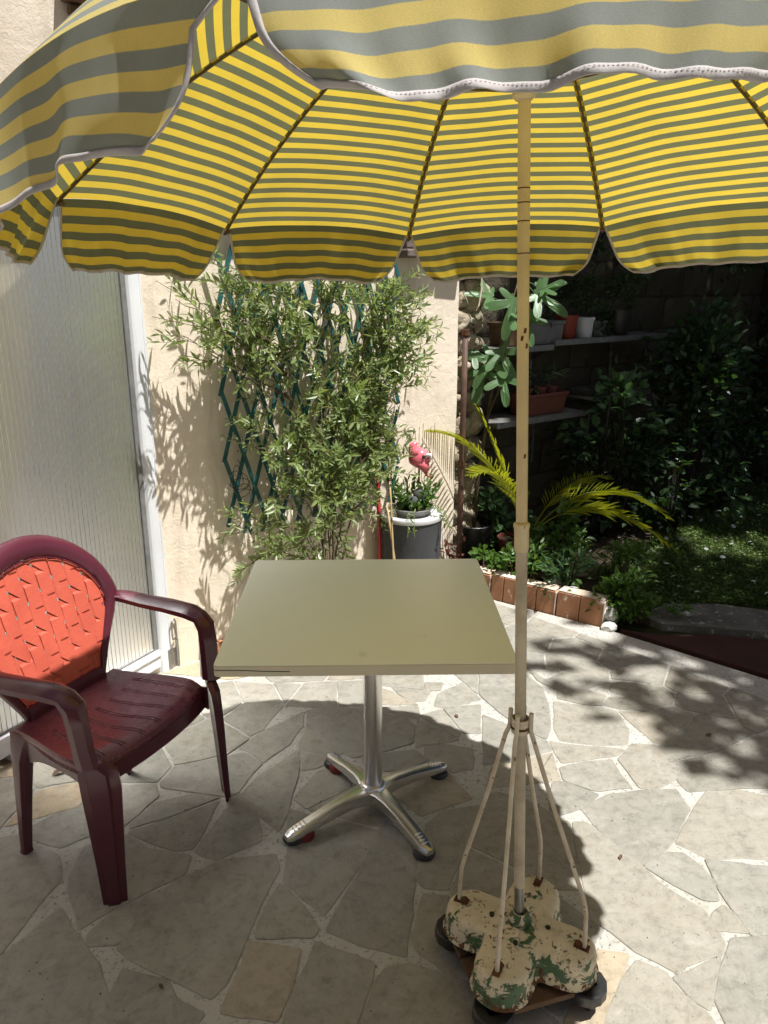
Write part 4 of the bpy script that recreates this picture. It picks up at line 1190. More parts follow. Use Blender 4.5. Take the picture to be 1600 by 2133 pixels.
tr = thing('plant_trolley', 'slatted wooden trolley on black casters under the parasol stand', 'trolley', (0.335, 1.535, 0))
ta = ANG[0] + math.pi/4; tx = V(math.cos(ta), math.sin(ta), 0); ty = V(-tx.y, tx.x, 0); TMm = Matrix.Rotation(ta, 3, 'Z')
for q in range(5):
    mb = MB(); mb.box(SC + ty*(-.118+.059*q) + V(0,0,.076), (.285,.050,.016), TMm); obj('slat', mb, M['wood'], tr, bevel=.002)
for s in (-1, 1):
    mb = MB(); mb.box(SC + tx*(.118*s) + V(0,0,.060), (.03,.285,.014), TMm); obj('cross_bar', mb, M['wood'], tr, bevel=.002)
for k, a in enumerate(ANG):
    d = V(math.cos(a), math.sin(a), 0)
    c = SC + d*.188
    mb = MB()
    n = 12; out_ = []
    for zz, rr in ((.048,.045),(.054,.05),(.080,.05),(.084,.046)):
        out_.append([SC + d*.172 + V(rr*math.cos(2*math.pi*q/n), rr*math.sin(2*math.pi*q/n), zz) for q in range(n)])
    mb.loft(out_, True, True); br_ = obj('corner_bracket', mb, M['black'], tr, True, auto=40)
    sw = a + (.9, 2.1, -.7, 1.6)[k]
    wx = V(math.cos(sw), math.sin(sw), 0); wy = V(-wx.y, wx.x, 0)
    mw = Matrix((wx, V(0,0,1), wy)).transposed()
    cc = c - wx*.012 + V(0,0,.025)
    cs = thing_c = None
    mb = MB(); mb.lathe([(.0235,-.010),(.025,-.006),(.025,.006),(.0235,.010)], cc, 20, mw); cst = obj('caster', mb, M['rubber'], tr, True, auto=40)
    mb = MB(); mb.lathe([(.013,-.0125),(.013,.0125)], cc, 14, mw); obj('caster_hub', mb, M['black'], cst)
    mb = MB(); mb.box(c - wx*.004 + V(0,0,.040), (.030,.036,.018), Matrix.Rotation(sw,3,'Z')); mb.box(c - wx*.010 + wy*.0155 + V(0,0,.03), (.024,.003,.030), Matrix.Rotation(sw,3,'Z')); mb.box(c - wx*.010 - wy*.0155 + V(0,0,.03), (.024,.003,.030), Matrix.Rotation(sw,3,'Z'))
    obj('caster_fork', mb, M['black'], cst)

# ================================================================== PLANT HELPERS
def rdir(zmin=-1.0, zmax=1.0):
    z = random.uniform(zmin, zmax); a = random.uniform(0, 2*math.pi); r = math.sqrt(max(0, 1-z*z))
    return V(r*math.cos(a), r*math.sin(a), z)
def leaf(mb, b, d, nrm, ln, wd, fold=.25, droop=0.15, six=True):
    d = d.normalized(); s = d.cross(nrm)
    if s.length < 1e-4: s = d.orthogonal()
    s.normalize(); u = s.cross(d)
    tip = b + d*ln - u*(droop*ln)
    if six:
        l1 = b + d*ln*.3 + s*wd*.46 + u*wd*fold; l2 = b + d*ln*.68 + s*wd*.40 + u*(wd*fold - droop*ln*.45)
        r1 = b + d*ln*.3 - s*wd*.46 + u*wd*fold; r2 = b + d*ln*.68 - s*wd*.40 + u*(wd*fold - droop*ln*.45)
        mb.add([b, l1, l2, tip, r2, r1], [(0,1,2,3), (3,4,5,0)])
    else:
        l1 = b + d*ln*.5 + s*wd*.5 + u*wd*fold; r1 = b + d*ln*.5 - s*wd*.5 + u*wd*fold
        mb.add([b, l1, tip, r1], [(0,1,2), (2,3,0)])
def bez(a, b, c, t): return a*(1-t)**2 + b*2*t*(1-t) + c*t*t

# ================================================================== TRELLIS
tre = thing('lattice_trellis', 'expanding teal wooden lattice trellis on the peach wall', 'trellis', wp(.8, .05, .6))
T0, T1, Z0, Z1 = .335, 1.29, .60, 1.885
dt, run = .094, .40
for fam in (0, 1):
    k = 0
    x = T0 - run
    while x < T1 + .001:
        xa, xb_ = (x, x + run) if fam == 0 else (x + run, x)      # bottom, top
        za, zb_ = Z0, Z1
        def cut(v, lim, lo):
            pass
        a, b = [xa, za], [xb_, zb_]
        ok = True
        for lim, sgn in ((T0 - .012, 1), (T1 + .012, -1)):
            for p, q in ((a, b), (b, a)):
                if (p[0]-lim)*sgn < 0:
                    if (q[0]-lim)*sgn <= 0: ok = False; break
                    u = (lim-p[0])/(q[0]-p[0]); p[1] = p[1] + (q[1]-p[1])*u; p[0] = lim
            if not ok: break
        if ok and math.hypot(a[0]-b[0], a[1]-b[1]) > .12:
            a[1] += random.uniform(-.012,.012); b[1] += random.uniform(-.012,.012)
            off = .058 if fam else .050
            A, B = wp(a[0], off, a[1]), wp(b[0], off, b[1])
            d = (B-A); ln = d.length; d.normalize(); o = V(.616,-.788,0); s = d.cross(o)
            mb = MB()
            mb.loft([[p+s*.0095+o*.0032, p-s*.0095+o*.0032, p-s*.0095-o*.0032, p+s*.0095-o*.0032] for p in (A-d*.015, A.lerp(B,.5)+o*random.uniform(-.004,.004), B+d*.015)], True, True)
            obj('slat', mb, M['teal'], tre, bevel=.0012)
        x += dt; k += 1
mb = MB()
for i in range(40):
    t = T0 + dt*random.randint(0, 10)*.5; z = random.choice([1.74,1.60,1.445,1.29,1.135,.98,.83,.70])
    c = wp(t + .0, .0625, z); mb.tube([c, c+V(.616,-.788,0)*.003], .0035, 6)
rv = obj('rivet', mb, M['rust'], tre); rv['kind'] = 'stuff'
mb = MB(); pts = []
for q in range(60):
    a = q*.55; pts.append(wp(.355+.045*math.sin(a)*(.5+q/80)+.0006*q, .085+.02*math.cos(a*1.3), .90+.05*math.cos(a)*(1-q/90)-.002*q))
mb.tube(pts, .0016, 5)
tag(obj('wire_coil', mb, M['black'], None, True), 'tangled dark wire hanging on the left edge of the trellis', 'wire')

# ================================================================== CLIMBING SHRUB
vine = thing('climbing_shrub', 'narrow leaved green shrub climbing the teal trellis', 'shrub', wp(.64, .40, 0))
fol = MB(); stems = MB()
random.seed(21)
def sprig(mb, tw, b, d, ln, n, l0=.036, l1=.066):
    pts = [b]
    p = b.copy(); dd = d.normalized()
    for k in range(4):
        dd = (dd + V(0,0,-.05) + rdir()*.14).normalized(); p = p + dd*ln/4; pts.append(p.copy())
    tw.tube(pts, [.0016,.0014,.0012,.001,.0007], 4, False)
    for k in range(n):
        u = (k+.6)/n; q = u*4; i = min(3, int(q)); c = pts[i].lerp(pts[i+1], q-i)
        ax = (pts[i+1]-pts[i]).normalized()
        a = k*2.4 + random.uniform(-.4,.4)
        o = ax.orthogonal().normalized(); w = ax.cross(o); rad = o*math.cos(a)+w*math.sin(a)
        ld = (rad*random.uniform(.5,1.0) + ax*random.uniform(.5,.95) + V(0,0,.10)).normalized()
        L_ = random.uniform(l0, l1)*(1.08-.35*u)
        leaf(mb, c, ld, (ax*.7 - rad*.2 + rdir()*.45 + V(0,0,.6)), L_, L_*random.uniform(.23,.34), .10, random.uniform(-.05,.25))
O0 = wp(.64, .37, .27)
targets = []
for k in range(41):
    t = random.triangular(.52, 1.30, 1.08); z = .92 + .87*random.random()**.80; targets.append((t, random.uniform(.09,.28), z, 1.0))
for k in range(22):
    targets.append((random.uniform(.52,1.22), random.uniform(.10,.28), random.uniform(.82,1.25), .8))
for k in range(17):
    targets.append((random.uniform(.08,.50), random.uniform(.10,.26), random.uniform(1.48,1.80), .9))
for k in range(9):
    targets.append((random.uniform(.33,.55), random.uniform(.10,.24), random.uniform(.95,1.45), .6))
for t, o, z in ((.30,.20,.47),(.40,.26,.60),(.42,.22,.50),(.58,.30,.62),(.28,.18,.66),(.36,.2,.76),(.72,.30,.72),(.80,.25,.78),(.52,.3,.50),(.86,.3,.66),(.66,.34,.60),(.74,.34,.56),(.60,.36,.50),(.80,.3,.88),(.70,.3,.86),(.58,.28,.84)): targets.append((t, o, z, .75))
for t, o, z in ((1.36,.20,1.50),(1.38,.22,1.42),(1.34,.20,1.33),(1.30,.20,1.58),(1.33,.20,1.66),(1.27,.22,.92),(1.30,.2,1.0)): targets.append((t, o, z, .4))
for t, o, z in ((.02,.20,1.70),(.06,.24,1.64),(-.02,.22,1.58),(.05,.22,1.52),(.10,.18,1.42)): targets.append((t, o, z, .45))
trunks = []
for k in range(5):
    s0 = O0 + V(.02*math.cos(k*1.1), .02*math.sin(k*1.1), -.03)
    e = wp(.60+.145*k+random.uniform(-.04,.04), .13, random.uniform(1.2,1.6)); c = wp(.66+.05*k, .30, .66)
    pts = [bez(s0,c,e,q/14)+rdir()*.006 for q in range(15)]
    trunks.append(pts); r0 = random.uniform(.004,.0075)
    stems.tube(pts, [lerp(r0,.0022,q/14) for q in range(15)], 7, False)
for (t, o, z, den) in targets:
    e = wp(t, o, z)
    if z < .8:
        s0 = O0 + V(random.uniform(-.03,.03), random.uniform(-.03,.03), 0); c = wp(lerp(.66,t,.3), .30, max(z+.20, .58)); u0 = .62
    else:
        best = min((( (q-e).length + 1.6*max(0, q.z-(z-.22)) + random.random()*.22, q) for tr_ in trunks for q in tr_[3:]), key=lambda x: x[0])
        s0 = best[1]; c = s0.lerp(e,.5) + V(0,0,.06) + V(.616,-.788,0)*random.uniform(0,.08) + rdir()*.05; u0 = .22
    N = 12
    pts = [bez(s0, c, e, q/N) + rdir()*.008*(q > 0) for q in range(N+1)]
    r0 = random.uniform(.0018,.0034)
    stems.tube(pts, [lerp(r0, .0011, q/N) for q in range(N+1)], 5, False)
    ns = int(random.uniform(5.5, 8)*den) + 1
    for k in range(ns):
        u = lerp(u0, 1.0, (k+random.random()*.8)/ns); i = min(N-1, int(u*N)); b = pts[i].lerp(pts[i+1], u*N-i) if u < 1 else pts[-1]
        tan = (pts[i+1]-pts[i]).normalized()
        d = tan*.5 + rdir()*.9 + V(.616,-.788,0)*.28 + V(0,0,.12)
        if k == ns-1: d = tan + rdir()*.3
        sprig(fol, stems, b, d, random.uniform(.07,.17), random.randint(8,14))
f_ = obj('foliage', fol, M['olive'], vine); f_['kind'] = 'stuff'
obj('stem', stems, M['twig'], vine, True)
def pot(name, c, r0, r1, h, mat, rim=.006, soil=True, n=28):
    mb = MB(); c = V(*c)
    mb.lathe([(r0*.96,0),(r0,.004),(lerp(r0,r1,.86),h*.86),(lerp(r0,r1,.86)+rim,h*.865),(r1+rim,h-.003),(r1+rim*.5,h),(r1-.006,h),(r1-.010,h*.8)], c, n, None, True, False)
    return mb
def add_pot(name, label, cat, c, r0, r1, h, mat, rim=.006, group=None):
    t = thing(name, label, cat, c, 0, group)
    obj('pot_body', pot(name, c, r0, r1, h, mat, rim), mat, t, True, auto=40)
    mb = MB(); mb.lathe([(.001,0),(r1-.009,.0)], V(*c)+V(0,0,h*.86), 20, None, False, False); obj('potting_soil', mb, M['soil'], t)
    return t
gp = wp(.64, .37, 0)
add_pot('plant_pot', 'grey pot under the climbing shrub, half hidden behind the table', 'pot', (gp.x, gp.y, 0.0), .125, .15, .30, M['greybox'])
rs_ = MB(); rs_.tube([wp(1.172,.085,.0), wp(1.165,.06,.93)], .0105, 10)
rsk = thing('red_pole', 'red painted pole leaning on the wall left of the charcoal drum', 'pole', wp(1.17,.085,0))
obj('shaft', rs_, M['redstick'], rsk, True); mb = MB(); mb.tube([wp(1.165,.06,.93), wp(1.165,.06,.945)], .0115, 10); obj('end_cap', mb, M['black'], rsk)
for (ta, oa, tb, ob, zt, lab) in ((1.02,.42,1.13,.2,.80,'thin bamboo cane leaning right towards the red pole'),(1.08,.40,1.12,.2,.62,'short upright bamboo cane beside the charcoal drum')):
    mb = MB(); A, B = wp(ta,oa,0), wp(tb,ob,zt); mb.tube([A.lerp(B,q/6)+rdir()*.002 for q in range(7)], .0055, 7)
    tag(obj('bamboo_cane', mb, M['bamboo'], None, True), lab, 'cane', 'bamboo canes by the drum')

# ================================================================== DRUM, SUCCULENT DISH, CERAMIC FIGURE
DC = V(.145, 3.84, 0)
dr = thing('metal_drum', 'charcoal drum with silver lid standing against the wall', 'drum', DC)
mb = MB(); mb.lathe([(.142,0),(.146,.01),(.150,.25),(.157,.50),(.160,.525)], DC, 48); obj('drum_body', mb, M['drum'], dr, True, auto=40)
mb = MB(); mb.lathe([(.160,.526),(.1635,.528),(.165,.534),(.165,.546),(.163,.550),(.158,.551),(.153,.546),(.06,.545)], DC, 48); obj('drum_lid', mb, M['lid'], dr, True, auto=40)
dish = add_pot('succulent_dish', 'round grey dish of succulents on the drum lid', 'dish', (DC.x+.005, DC.y-.005, .546), .085, .105, .040, M['greybox'], .004)
mb = MB(); random.seed(5)
sd = V(DC.x+.005, DC.y-.005, .58)
for k in range(60):
    a = random.uniform(0, 6.28); r = .085*math.sqrt(random.random()); b = sd + V(r*math.cos(a), r*math.sin(a), 0)
    h_ = random.uniform(.05,.23)*(1.25 - r/.12)
    d = (V(math.cos(a),math.sin(a),0)*.4 + V(0,0,1) + rdir()*.3).normalized()
    for q in range(random.randint(5,9)):
        leaf(mb, b + d*h_*(q/8), (rdir(-.1,.9)+d*.4), rdir(.2,1), random.uniform(.03,.05), random.uniform(.012,.02), .2, .05)
obj('succulent', mb, M['cover'], dish)
mb = MB()
for k in range(12):
    a = random.uniform(0, 6.28); b = sd + V(.07*math.cos(a), .07*math.sin(a), 0); d = (V(math.cos(a),math.sin(a)-.4,-.2))
    pts = [b, b+d*.05+V(0,0,.02), b+d*.10, b+d*.125+V(0,0,-.06)]
    mb.tube(pts, .0015, 4)
    for q in range(7):
        leaf(mb, pts[1].lerp(pts[3], q/7), rdir(), rdir(.2,1), .03, .009, .2, .1)
obj('trailing_leaf', mb, M['olive'], dish)
mb = MB()
for k,(x,y) in enumerate(((.0,-.03),(.035,.0),(-.03,-.01))):
    mb2 = rock_mb(sd+V(x,y,.035+.03*(k==1)), .034, k*4.1, 2, .15); mb.add(mb2.v, mb2.f)
obj('smooth_stone', mb, M['drum'], dish, True)
fg = V(.182, 3.86, .835)
orn = thing('ceramic_figure', 'pink ceramic garden bird figure above the succulents on the drum', 'figurine', fg - V(0,0,.27))
bm = MB(); a = rock_mb(fg, .056, 2.2, 3, .08, (1.0,.85,.95)); bm.add(a.v, a.f)
bm.tube([fg+V(-.014,0,.022), fg+V(-.028,0,.045), fg+V(-.030,0,.066), fg+V(-.018,0,.078), fg+V(-.012,0,.072)], [.040,.034,.024,.014,.005], 12)
bm.tube([fg+V(.010,-.01,-.02), fg+V(.028,-.015,-.048), fg+V(.030,-.01,-.07)], [.038,.026,.012], 12)
obj('body', bm, M['pinkglaze'], orn, True)
mb = MB(); mb.tube([fg+V(.028,-.036,.012), fg+V(.040,-.040,.026), fg+V(.054,-.036,.024), fg+V(.056,-.032,.008), fg+V(.046,-.036,-.002)], [.007,.010,.010,.008,.005], 10); obj('beak', mb, M['whiteglaze'], orn, True)
mb = rock_mb(fg+V(.020,-.046,.018), .009, 1, 2, .02); obj('eye', mb, M['black'], orn, True)
mb = MB()
for q in range(4):
    mb.tube([fg+V(.02+.004*q,0,-.05-.012*q), fg+V(.03+.006*q+.01*(q%2),-.01,-.06-.013*q)], [.008,.004], 7)
obj('tail', mb, pmat('orange_glaze', (.55,.16,.09)), orn, True)
mb = MB(); mb.tube([fg+V(0,.01,-.02), fg+V(0,.0,-.26)], .004, 8); obj('stake', mb, M['rust'], orn)
mb = MB()
for q in range(6):
    x = -.02+.016*q; mb.tube([fg+V(x,.05,-.2), fg+V(x+.004*q,.06,.13+.02*(q%3))], .0013, 5)
tag(obj('rusty_wires', mb, M['rust'], None), 'thin rusty wires upright behind the pink figure', 'wires')

# ================================================================== POTTED FIG, PALM
bp = V(.545, 4.46, .05)
add_pot('plant_pot', 'large black plastic pot holding the fig sapling', 'pot', bp, .095, .118, .255, M['black'])
fig = thing('fig_sapling', 'fig sapling with big lobed leaves in the black pot', 'fig tree', bp + V(0,0,.2))
mb = MB()
trunk = [bp+V(0,0,.2), V(.555,4.44,.55), V(.60,4.43,.95), V(.64,4.44,1.25), V(.70,4.42,1.55), V(.74,4.40,1.72)]
mb.tube(trunk, [.013,.012,.010,.009,.007,.004], 8)
mb.tube([V(.60,4.43,.95), V(.66,4.36,1.15), V(.67,4.32,1.35)], [.007,.005,.003], 6)
mb.tube([V(.70,4.42,1.5), V(.80,4.36,1.60), V(.86,4.34,1.62)], [.006,.004,.003], 6)
obj('trunk', mb, M['bark'], fig, True)
def figleaf_mb(ln, fold):
    # palmate outline of five blunt lobes, folded along the midrib, 3 rings
    outl = []
    lobes = [(-118,.50),(-62,.80),(0,1.0),(62,.80),(118,.50)]
    for k in range(61):
        a = -160 + 320*k/60
        r = .22
        for la, lr in lobes:
            x = (a-la)/12.5
            r = max(r, .22 + (lr-.22)*math.exp(-abs(x)**2.6*.5))
        outl.append((R(a), r))
    mb = MB()
    c = V(0,0,0); mid = []; o = []
    for a, r in outl:
        x = r*math.cos(a)*ln + .12*ln; y = r*math.sin(a)*ln
        o.append(V(x, y, abs(y)*fold - .25*max(0,x-.3*ln)**2/ln + .012*math.sin(a*9)*ln))
        mid.append(V(x*.55+.02*ln, y*.5, abs(y)*.5*fold))
    n = len(o)
    mb.add([c]+mid+o, [(0,i+1,i+2) for i in range(n-1)] + [(i+1,i+1+n,i+2+n,i+2) for i in range(n-1)])
    return mb
random.seed(9)
for (x,y,z,ln,dx,dy,dz) in ((.72,4.38,1.62,.215,-.25,-.35,-.9),(.62,4.40,1.30,.19,-.55,-.35,-.75),(.64,4.36,1.34,.17,.35,-.35,-.65),(.57,4.40,1.24,.20,-.30,-.45,-.85),(.82,4.34,1.64,.19,.75,-.3,-.45),(.60,4.42,1.62,.15,-.7,-.3,.15),(.85,4.34,1.66,.13,.8,-.1,.3),(.66,4.33,1.20,.16,.1,-.5,-.85),(.52,4.42,1.33,.15,-.75,-.3,-.35),(.76,4.36,1.52,.16,.3,-.5,-.8)):
    mb = figleaf_mb(ln, random.uniform(.10,.35))
    d = V(dx,dy,dz).normalized(); up = V(-.1,-.75,.65) + rdir()*.25
    s = up.cross(d).normalized(); u = d.cross(s)
    mt = Matrix((d, s, u)).transposed()
    b = V(x,y,z)
    mb.v = [tuple(mt @ V(*p) + b) for p in mb.v]
    pk = min(trunk, key=lambda q: (q-b).length)
    st = len(mb.v)
    mb.tube([pk, pk.lerp(b,.6)+V(0,0,.01), b], .0025, 5)
    obj('leaf', mb, M['fig'], fig)
palm = thing('palm_plant', 'small palm with arching yellow green fronds behind the parasol pole', 'palm', (.86, 4.38, .08))
PBs = V(.86, 4.38, .22)
mb = MB(); mb.lathe([(.05,0),(.062,.04),(.055,.10),(.035,.17),(.012,.2)], V(.86,4.38,.06), 14); obj('stem_base', mb, M['bark'], palm, True)
def frond(a, b, c, n=34, ll=.15, w=.0085, up=V(0,0,1)):
    mb = MB()
    pts = [bez(a,b,c,q/16) for q in range(17)]
    mb.tube(pts, [lerp(.0055,.0012,q/16) for q in range(17)], 5)
    for k in range(n):
        u = lerp(.24, .995, k/n); q = u*16; i = min(15, int(q)); p = pts[i].lerp(pts[i+1], q-i); tan = (pts[i+1]-pts[i]).normalized()
        sd_ = tan.cross(up).normalized(); nu_ = sd_.cross(tan)
        L_ = ll*(math.sin(math.pi*clamp(.16+.80*u))**.7)*random.uniform(.9,1.08)
        for s in (-1,1):
            d = (sd_*s*random.uniform(.62,.8) + tan*.75 + nu_*random.uniform(.05,.32)).normalized()
            leaf(mb, p, d, nu_ + sd_*(-s*.5), L_, w, .30, random.uniform(.06,.28))
    return mb
random.seed(12)
for a, b, c, ll in ((PBs,V(.62,4.22,.90),V(.22,4.10,.93),.15),(PBs,V(.66,4.34,.80),V(.50,4.36,1.06),.13),(PBs,V(.70,4.12,.80),V(.46,4.02,.70),.15),(PBs,V(1.22,4.45,.74),V(1.76,4.52,.30),.20),(PBs,V(1.15,4.30,.66),V(1.70,4.20,.20),.19),(PBs,V(1.1,4.62,.62),V(1.45,4.78,.50),.13)):
    o = obj('frond', frond(a, b, c, 31, ll), M['palm'], palm)

# ================================================================== SHELVES AND THEIR POTS
def shelf(label, t0, t1, z, depth, brs):
    s = thing('wall_shelf', label, 'shelf', wp((t0+t1)/2, -.15, z))
    mb = MB(); wbox(mb, t0, t1, .0, -.0-depth, z-.022, z); obj('board', mb, M['shelf'], s, bevel=.003)
    mb = MB(); wbox(mb, t0, t1, .004, .0005, z-.030, z+.003); obj('front_strip', mb, M['zinc'], s)
    for t in brs:
        mb = MB(); wbox(mb, t-.010, t+.010, -.262, -.285, z-.36, z+.04)
        mb.add([wp(t-.006,-.02,z-.024), wp(t+.006,-.02,z-.024), wp(t+.006,-.262,z-.14), wp(t-.006,-.262,z-.14), wp(t-.006,-.262,z-.024), wp(t+.006,-.262,z-.024)], [(0,1,2,3),(0,3,4),(1,5,2),(0,4,5,1)])
        obj('bracket', mb, M['zinc'], s)
    return s
shelf('upper plant shelf at its near end, holding the grey box', 2.06, 2.56, 1.338, .27, (2.14,))
shelf('long upper plant shelf holding the red, white and black pots', 2.57, 3.75, 1.362, .27, (2.66, 3.5))
shelf('lower plant shelf holding the terracotta trough', 2.09, 2.92, .905, .27, (2.14, 2.72))
shelf('small dark shelf with metal trays right of the terracotta trough', 2.98, 3.62, .985, .25, (3.3,))
def trough(name, label, t0, t1, o0, o1, z, h, mat, taper=.018):
    th = thing(name, label, 'planter', wp((t0+t1)/2, (o0+o1)/2, z))
    def rr(tp, zz):
        return [wp(t, o, zz) for t, o in ((t0-tp, o0+tp), (t1+tp, o0+tp), (t1+tp, o1-tp), (t0-tp, o1-tp))]
    mb = MB(); mb.loft([rr(-taper, z), rr(0, z+h*.84), rr(.008, z+h*.845), rr(.009, z+h), rr(-.006, z+h), rr(-.012, z+h*.8)], True, True)
    obj('box_body', mb, mat, th, bevel=.004)
    return th
tq = trough('trough_planter', 'terracotta coloured trough planter on the lower shelf', 2.39, 2.76, -.03, -.20, .908, .135, M['terra'])
for k, t in enumerate((2.45, 2.58, 2.69)):
    c = wp(t, -.11, 1.0)
    add_pot('small_pot', ('small dark red pot at the left end of the terracotta trough','small dark red pot in the middle of the terracotta trough','small dark red pot at the right end of the terracotta trough')[k], 'pot', c, .035, .045, .075, M['terra'], .003, 'small pots in the trough')
trough('box_planter', 'long grey box planter on the upper shelf', 2.38, 2.68, -.03, -.20, 1.342, .135, M['greybox'], .006)
trough('box_planter', 'short brown box planter at the near end of the upper shelf', 2.20, 2.35, -.03, -.20, 1.341, .135, M['wood'], .006)
c = wp(2.775, -.09, 1.364); add_pot('plant_pot', 'dark red pot on the upper shelf beside the white pot', 'pot', c, .055, .070, .142, M['redpot'])
c = wp(2.93, -.075, 1.364); add_pot('plant_pot', 'white pot on the upper shelf', 'pot', c, .052, .062, .125, M['whitepot'])
c = wp(3.10, -.10, 1.364); add_pot('plant_pot', 'grey pot with trailing plant on the upper shelf', 'pot', c, .05, .06, .10, M['greybox'])
c = wp(3.33, -.11, 1.364); add_pot('plant_pot', 'wide black pot at the right of the upper shelf', 'pot', c, .075, .095, .165, M['black'])
for t, z, lab in ((3.07,.988,'shiny metal tray on the small dark shelf'),(3.35,.988,'second metal tray, right end of the small dark shelf')):
    trough('metal_tray', lab, t-.11, t+.11, -.02, -.18, z, .04, M['zinc'])

# ================================================================== BRICK EDGING OF THE BED
bd = V(1.112-.629, 3.63-3.975, 0); bl = bd.length; bd.normalize(); bn = V(-bd.y, bd.x, 0)     # bn points into the bed
B0 = V(.629, 3.975, 0)
labs = ('terracotta edging block next to the wall, mostly behind the table','terracotta edging block left of the parasol pole','terracotta edging block just right of the parasol pole, streaked by leaf shadow','terracotta edging block at the free right end of the bed edge')
for k, (s0, s1) in enumerate(((-.245,-.055),(-.040,.108),(.124,.336),(.350,.600))):
    th = thing('edging_block', labs[k], 'brick', B0 + bd*((s0+s1)/2), 0, 'terracotta blocks edging the bed')
    lean = .012
    def q(s, n_, z): return B0 + bd*s + bn*(n_ + lean*z/.14) + V(0,0,z + .006*math.sin(k*2.1)) 
    w = s1 - s0
    halves = ((s0, s0+w*.5-.0015), (s0+w*.5+.0015, s1))
    for a, b in halves:
        mb = MB(); zt = .132 + random.uniform(-.003,.003)
        vs = [q(s, n_, z) for z in (-.02, zt) for s, n_ in ((a,0),(b,0),(b,.085),(a,.085))]
        mb.add(vs, [(3,2,1,0),(4,5,6,7),(0,1,5,4),(1,2,6,5),(2,3,7,6),(3,0,4,7)])
        obj('brick', mb, M['brick'], th, bevel=.004)
    mb = MB(); vs = [q(s, n_, z) for z in (.134, .1395) for s, n_ in ((s0+.002,.003),(s1-.002,.003),(s1-.002,.08),(s0+.002,.08))]
    mb.add(vs, [(3,2,1,0),(4,5,6,7),(0,1,5,4),(1,2,6,5),(2,3,7,6),(3,0,4,7)]); obj('mortar_top', mb, M['limed'], th, bevel=.002)
    mb = MB(); vs = [q(s, n_, z) for z in (-.02, .13) for s, n_ in ((s1+.0005,-.002),(s1+.006,-.002),(s1+.006,.084),(s1+.0005,.084))]
    mb.add(vs, [(3,2,1,0),(4,5,6,7),(0,1,5,4),(1,2,6,5),(2,3,7,6),(3,0,4,7)]); obj('mortar_end', mb, M['limed'], th, bevel=.0015)
for k, (x, y, z, r, lab) in enumerate(((1.165,3.66,.06,.045,'white stone lump beside the last edging block'),(1.15,3.60,.012,.040,'flat pale stone at the foot of the last edging block'),(.93,3.93,.12,.035,'small white stone among leaves behind the edging blocks'),(1.02,3.86,.11,.03,'grey white stone at the bed edge near the right block'))):
    mb = rock_mb((x,y,z), r, k*5.3, 2, .3, (1.1,.9,.6 if k != 0 else .9))
    tag(obj('stone', mb, M['whitestone'], None, False), lab, 'stone')

# ================================================================== BED PLANTS, SHRUBS, LAWN
def bush(name, label, cat, c, rx, ry, rz, n, l0, l1, wr, mat, group=None, stem=True, six=True, shell=.45, seed=1, clumps=9):
    random.seed(seed)
    c = V(*c); t = thing(name, label, cat, (c.x, c.y, 0), 0, group)
    mb = MB(); cl = [V(random.gauss(0,.42), random.gauss(0,.42), random.uniform(-.5,.95)) for _ in range(clumps)]
    st = MB()
    for k in range(n):
        q = random.choice(cl); p = q + rdir()*random.uniform(.10,.50)
        b = c + V(p.x*rx, p.y*ry, p.z*rz)
        if b.z < .02: b.z = .02 + random.random()*.05
        d = (V(p.x, p.y, p.z*.5+.2) + rdir()*.7)
        L_ = random.uniform(l0, l1)
        leaf(mb, b, d, rdir(.1,1)+V(0,-.2,.6), L_, L_*wr*random.uniform(.8,1.15), .16, random.uniform(0,.3), six)
    f = obj('foliage', mb, mat, t); f['kind'] = 'stuff'
    if stem and c.z < 1.05:
        for q in cl:
            e = c + V(q.x*rx, q.y*ry, q.z*rz); b = V(c.x+q.x*rx*.2, c.y+q.y*ry*.2, 0.0)
            st.tube([b, b.lerp(e,.5)+rdir()*.03, e], [.006,.004,.002], 5)
        obj('stem', st, M['darkbark'] if mat in (M['bush'], M['broad']) else M['twig'], t, True)
    return t
bush('leafy_plant', 'bright green lobed plant right behind the edging blocks by the pole', 'plant', (.80,4.03,.16), .15,.12,.12, 260, .035,.07,.42, M['cover'], None, True, True, seed=3)
bush('leafy_plant', 'small leafy plant behind the edging blocks left of the pole', 'plant', (.62,4.14,.15), .12,.10,.10, 200, .03,.055,.6, M['cover'], None, True, True, seed=4)
bush('leafy_plant', 'whorled pale green plant drooping over the right end of the edging', 'plant', (.98,3.93,.15), .13,.10,.11, 190, .05,.085,.24, M['broad'], None, True, True, seed=5)
bush('leafy_plant', 'low spreading plant hanging over the lawn corner beside the last block', 'plant', (1.22,3.78,.10), .20,.13,.13, 420, .03,.055,.55, M['cover'], None, True, True, seed=6)
bush('leafy_plant', 'dark bushy plant between the black pot and the palm', 'plant', (.70,4.52,.26), .20,.15,.18, 520, .035,.06,.75, M['broad'], None, True, True, seed=7)
bush('leafy_plant', 'round leaved plant right of the pole collar below the fronds', 'plant', (1.02,4.32,.22), .20,.16,.18, 420, .035,.06,.7, M['cover'], None, True, True, seed=8)
bush('leafy_plant', 'ragged weedy plant at the lawn side of the bed', 'plant', (1.36,4.15,.15), .26,.22,.16, 520, .03,.06,.35, M['cover'], None, True, True, seed=9)
bush('leafy_plant', 'grassy tuft spilling onto the patio edge before the stone slab', 'plant', (1.33,3.66,.06), .16,.08,.07, 280, .03,.05,.5, M['cover'], None, True, True, seed=10)
add_pot('plant_pot', 'brown pot behind the pole collar in the bed', 'pot', (.79,4.42,.055), .08,.10,.17, M['terra'])
add_pot('plant_pot', 'dark pot right of the pole collar under the round leaves', 'pot', (1.0,4.36,.055), .09,.11,.16, M['black'])
mb = MB()
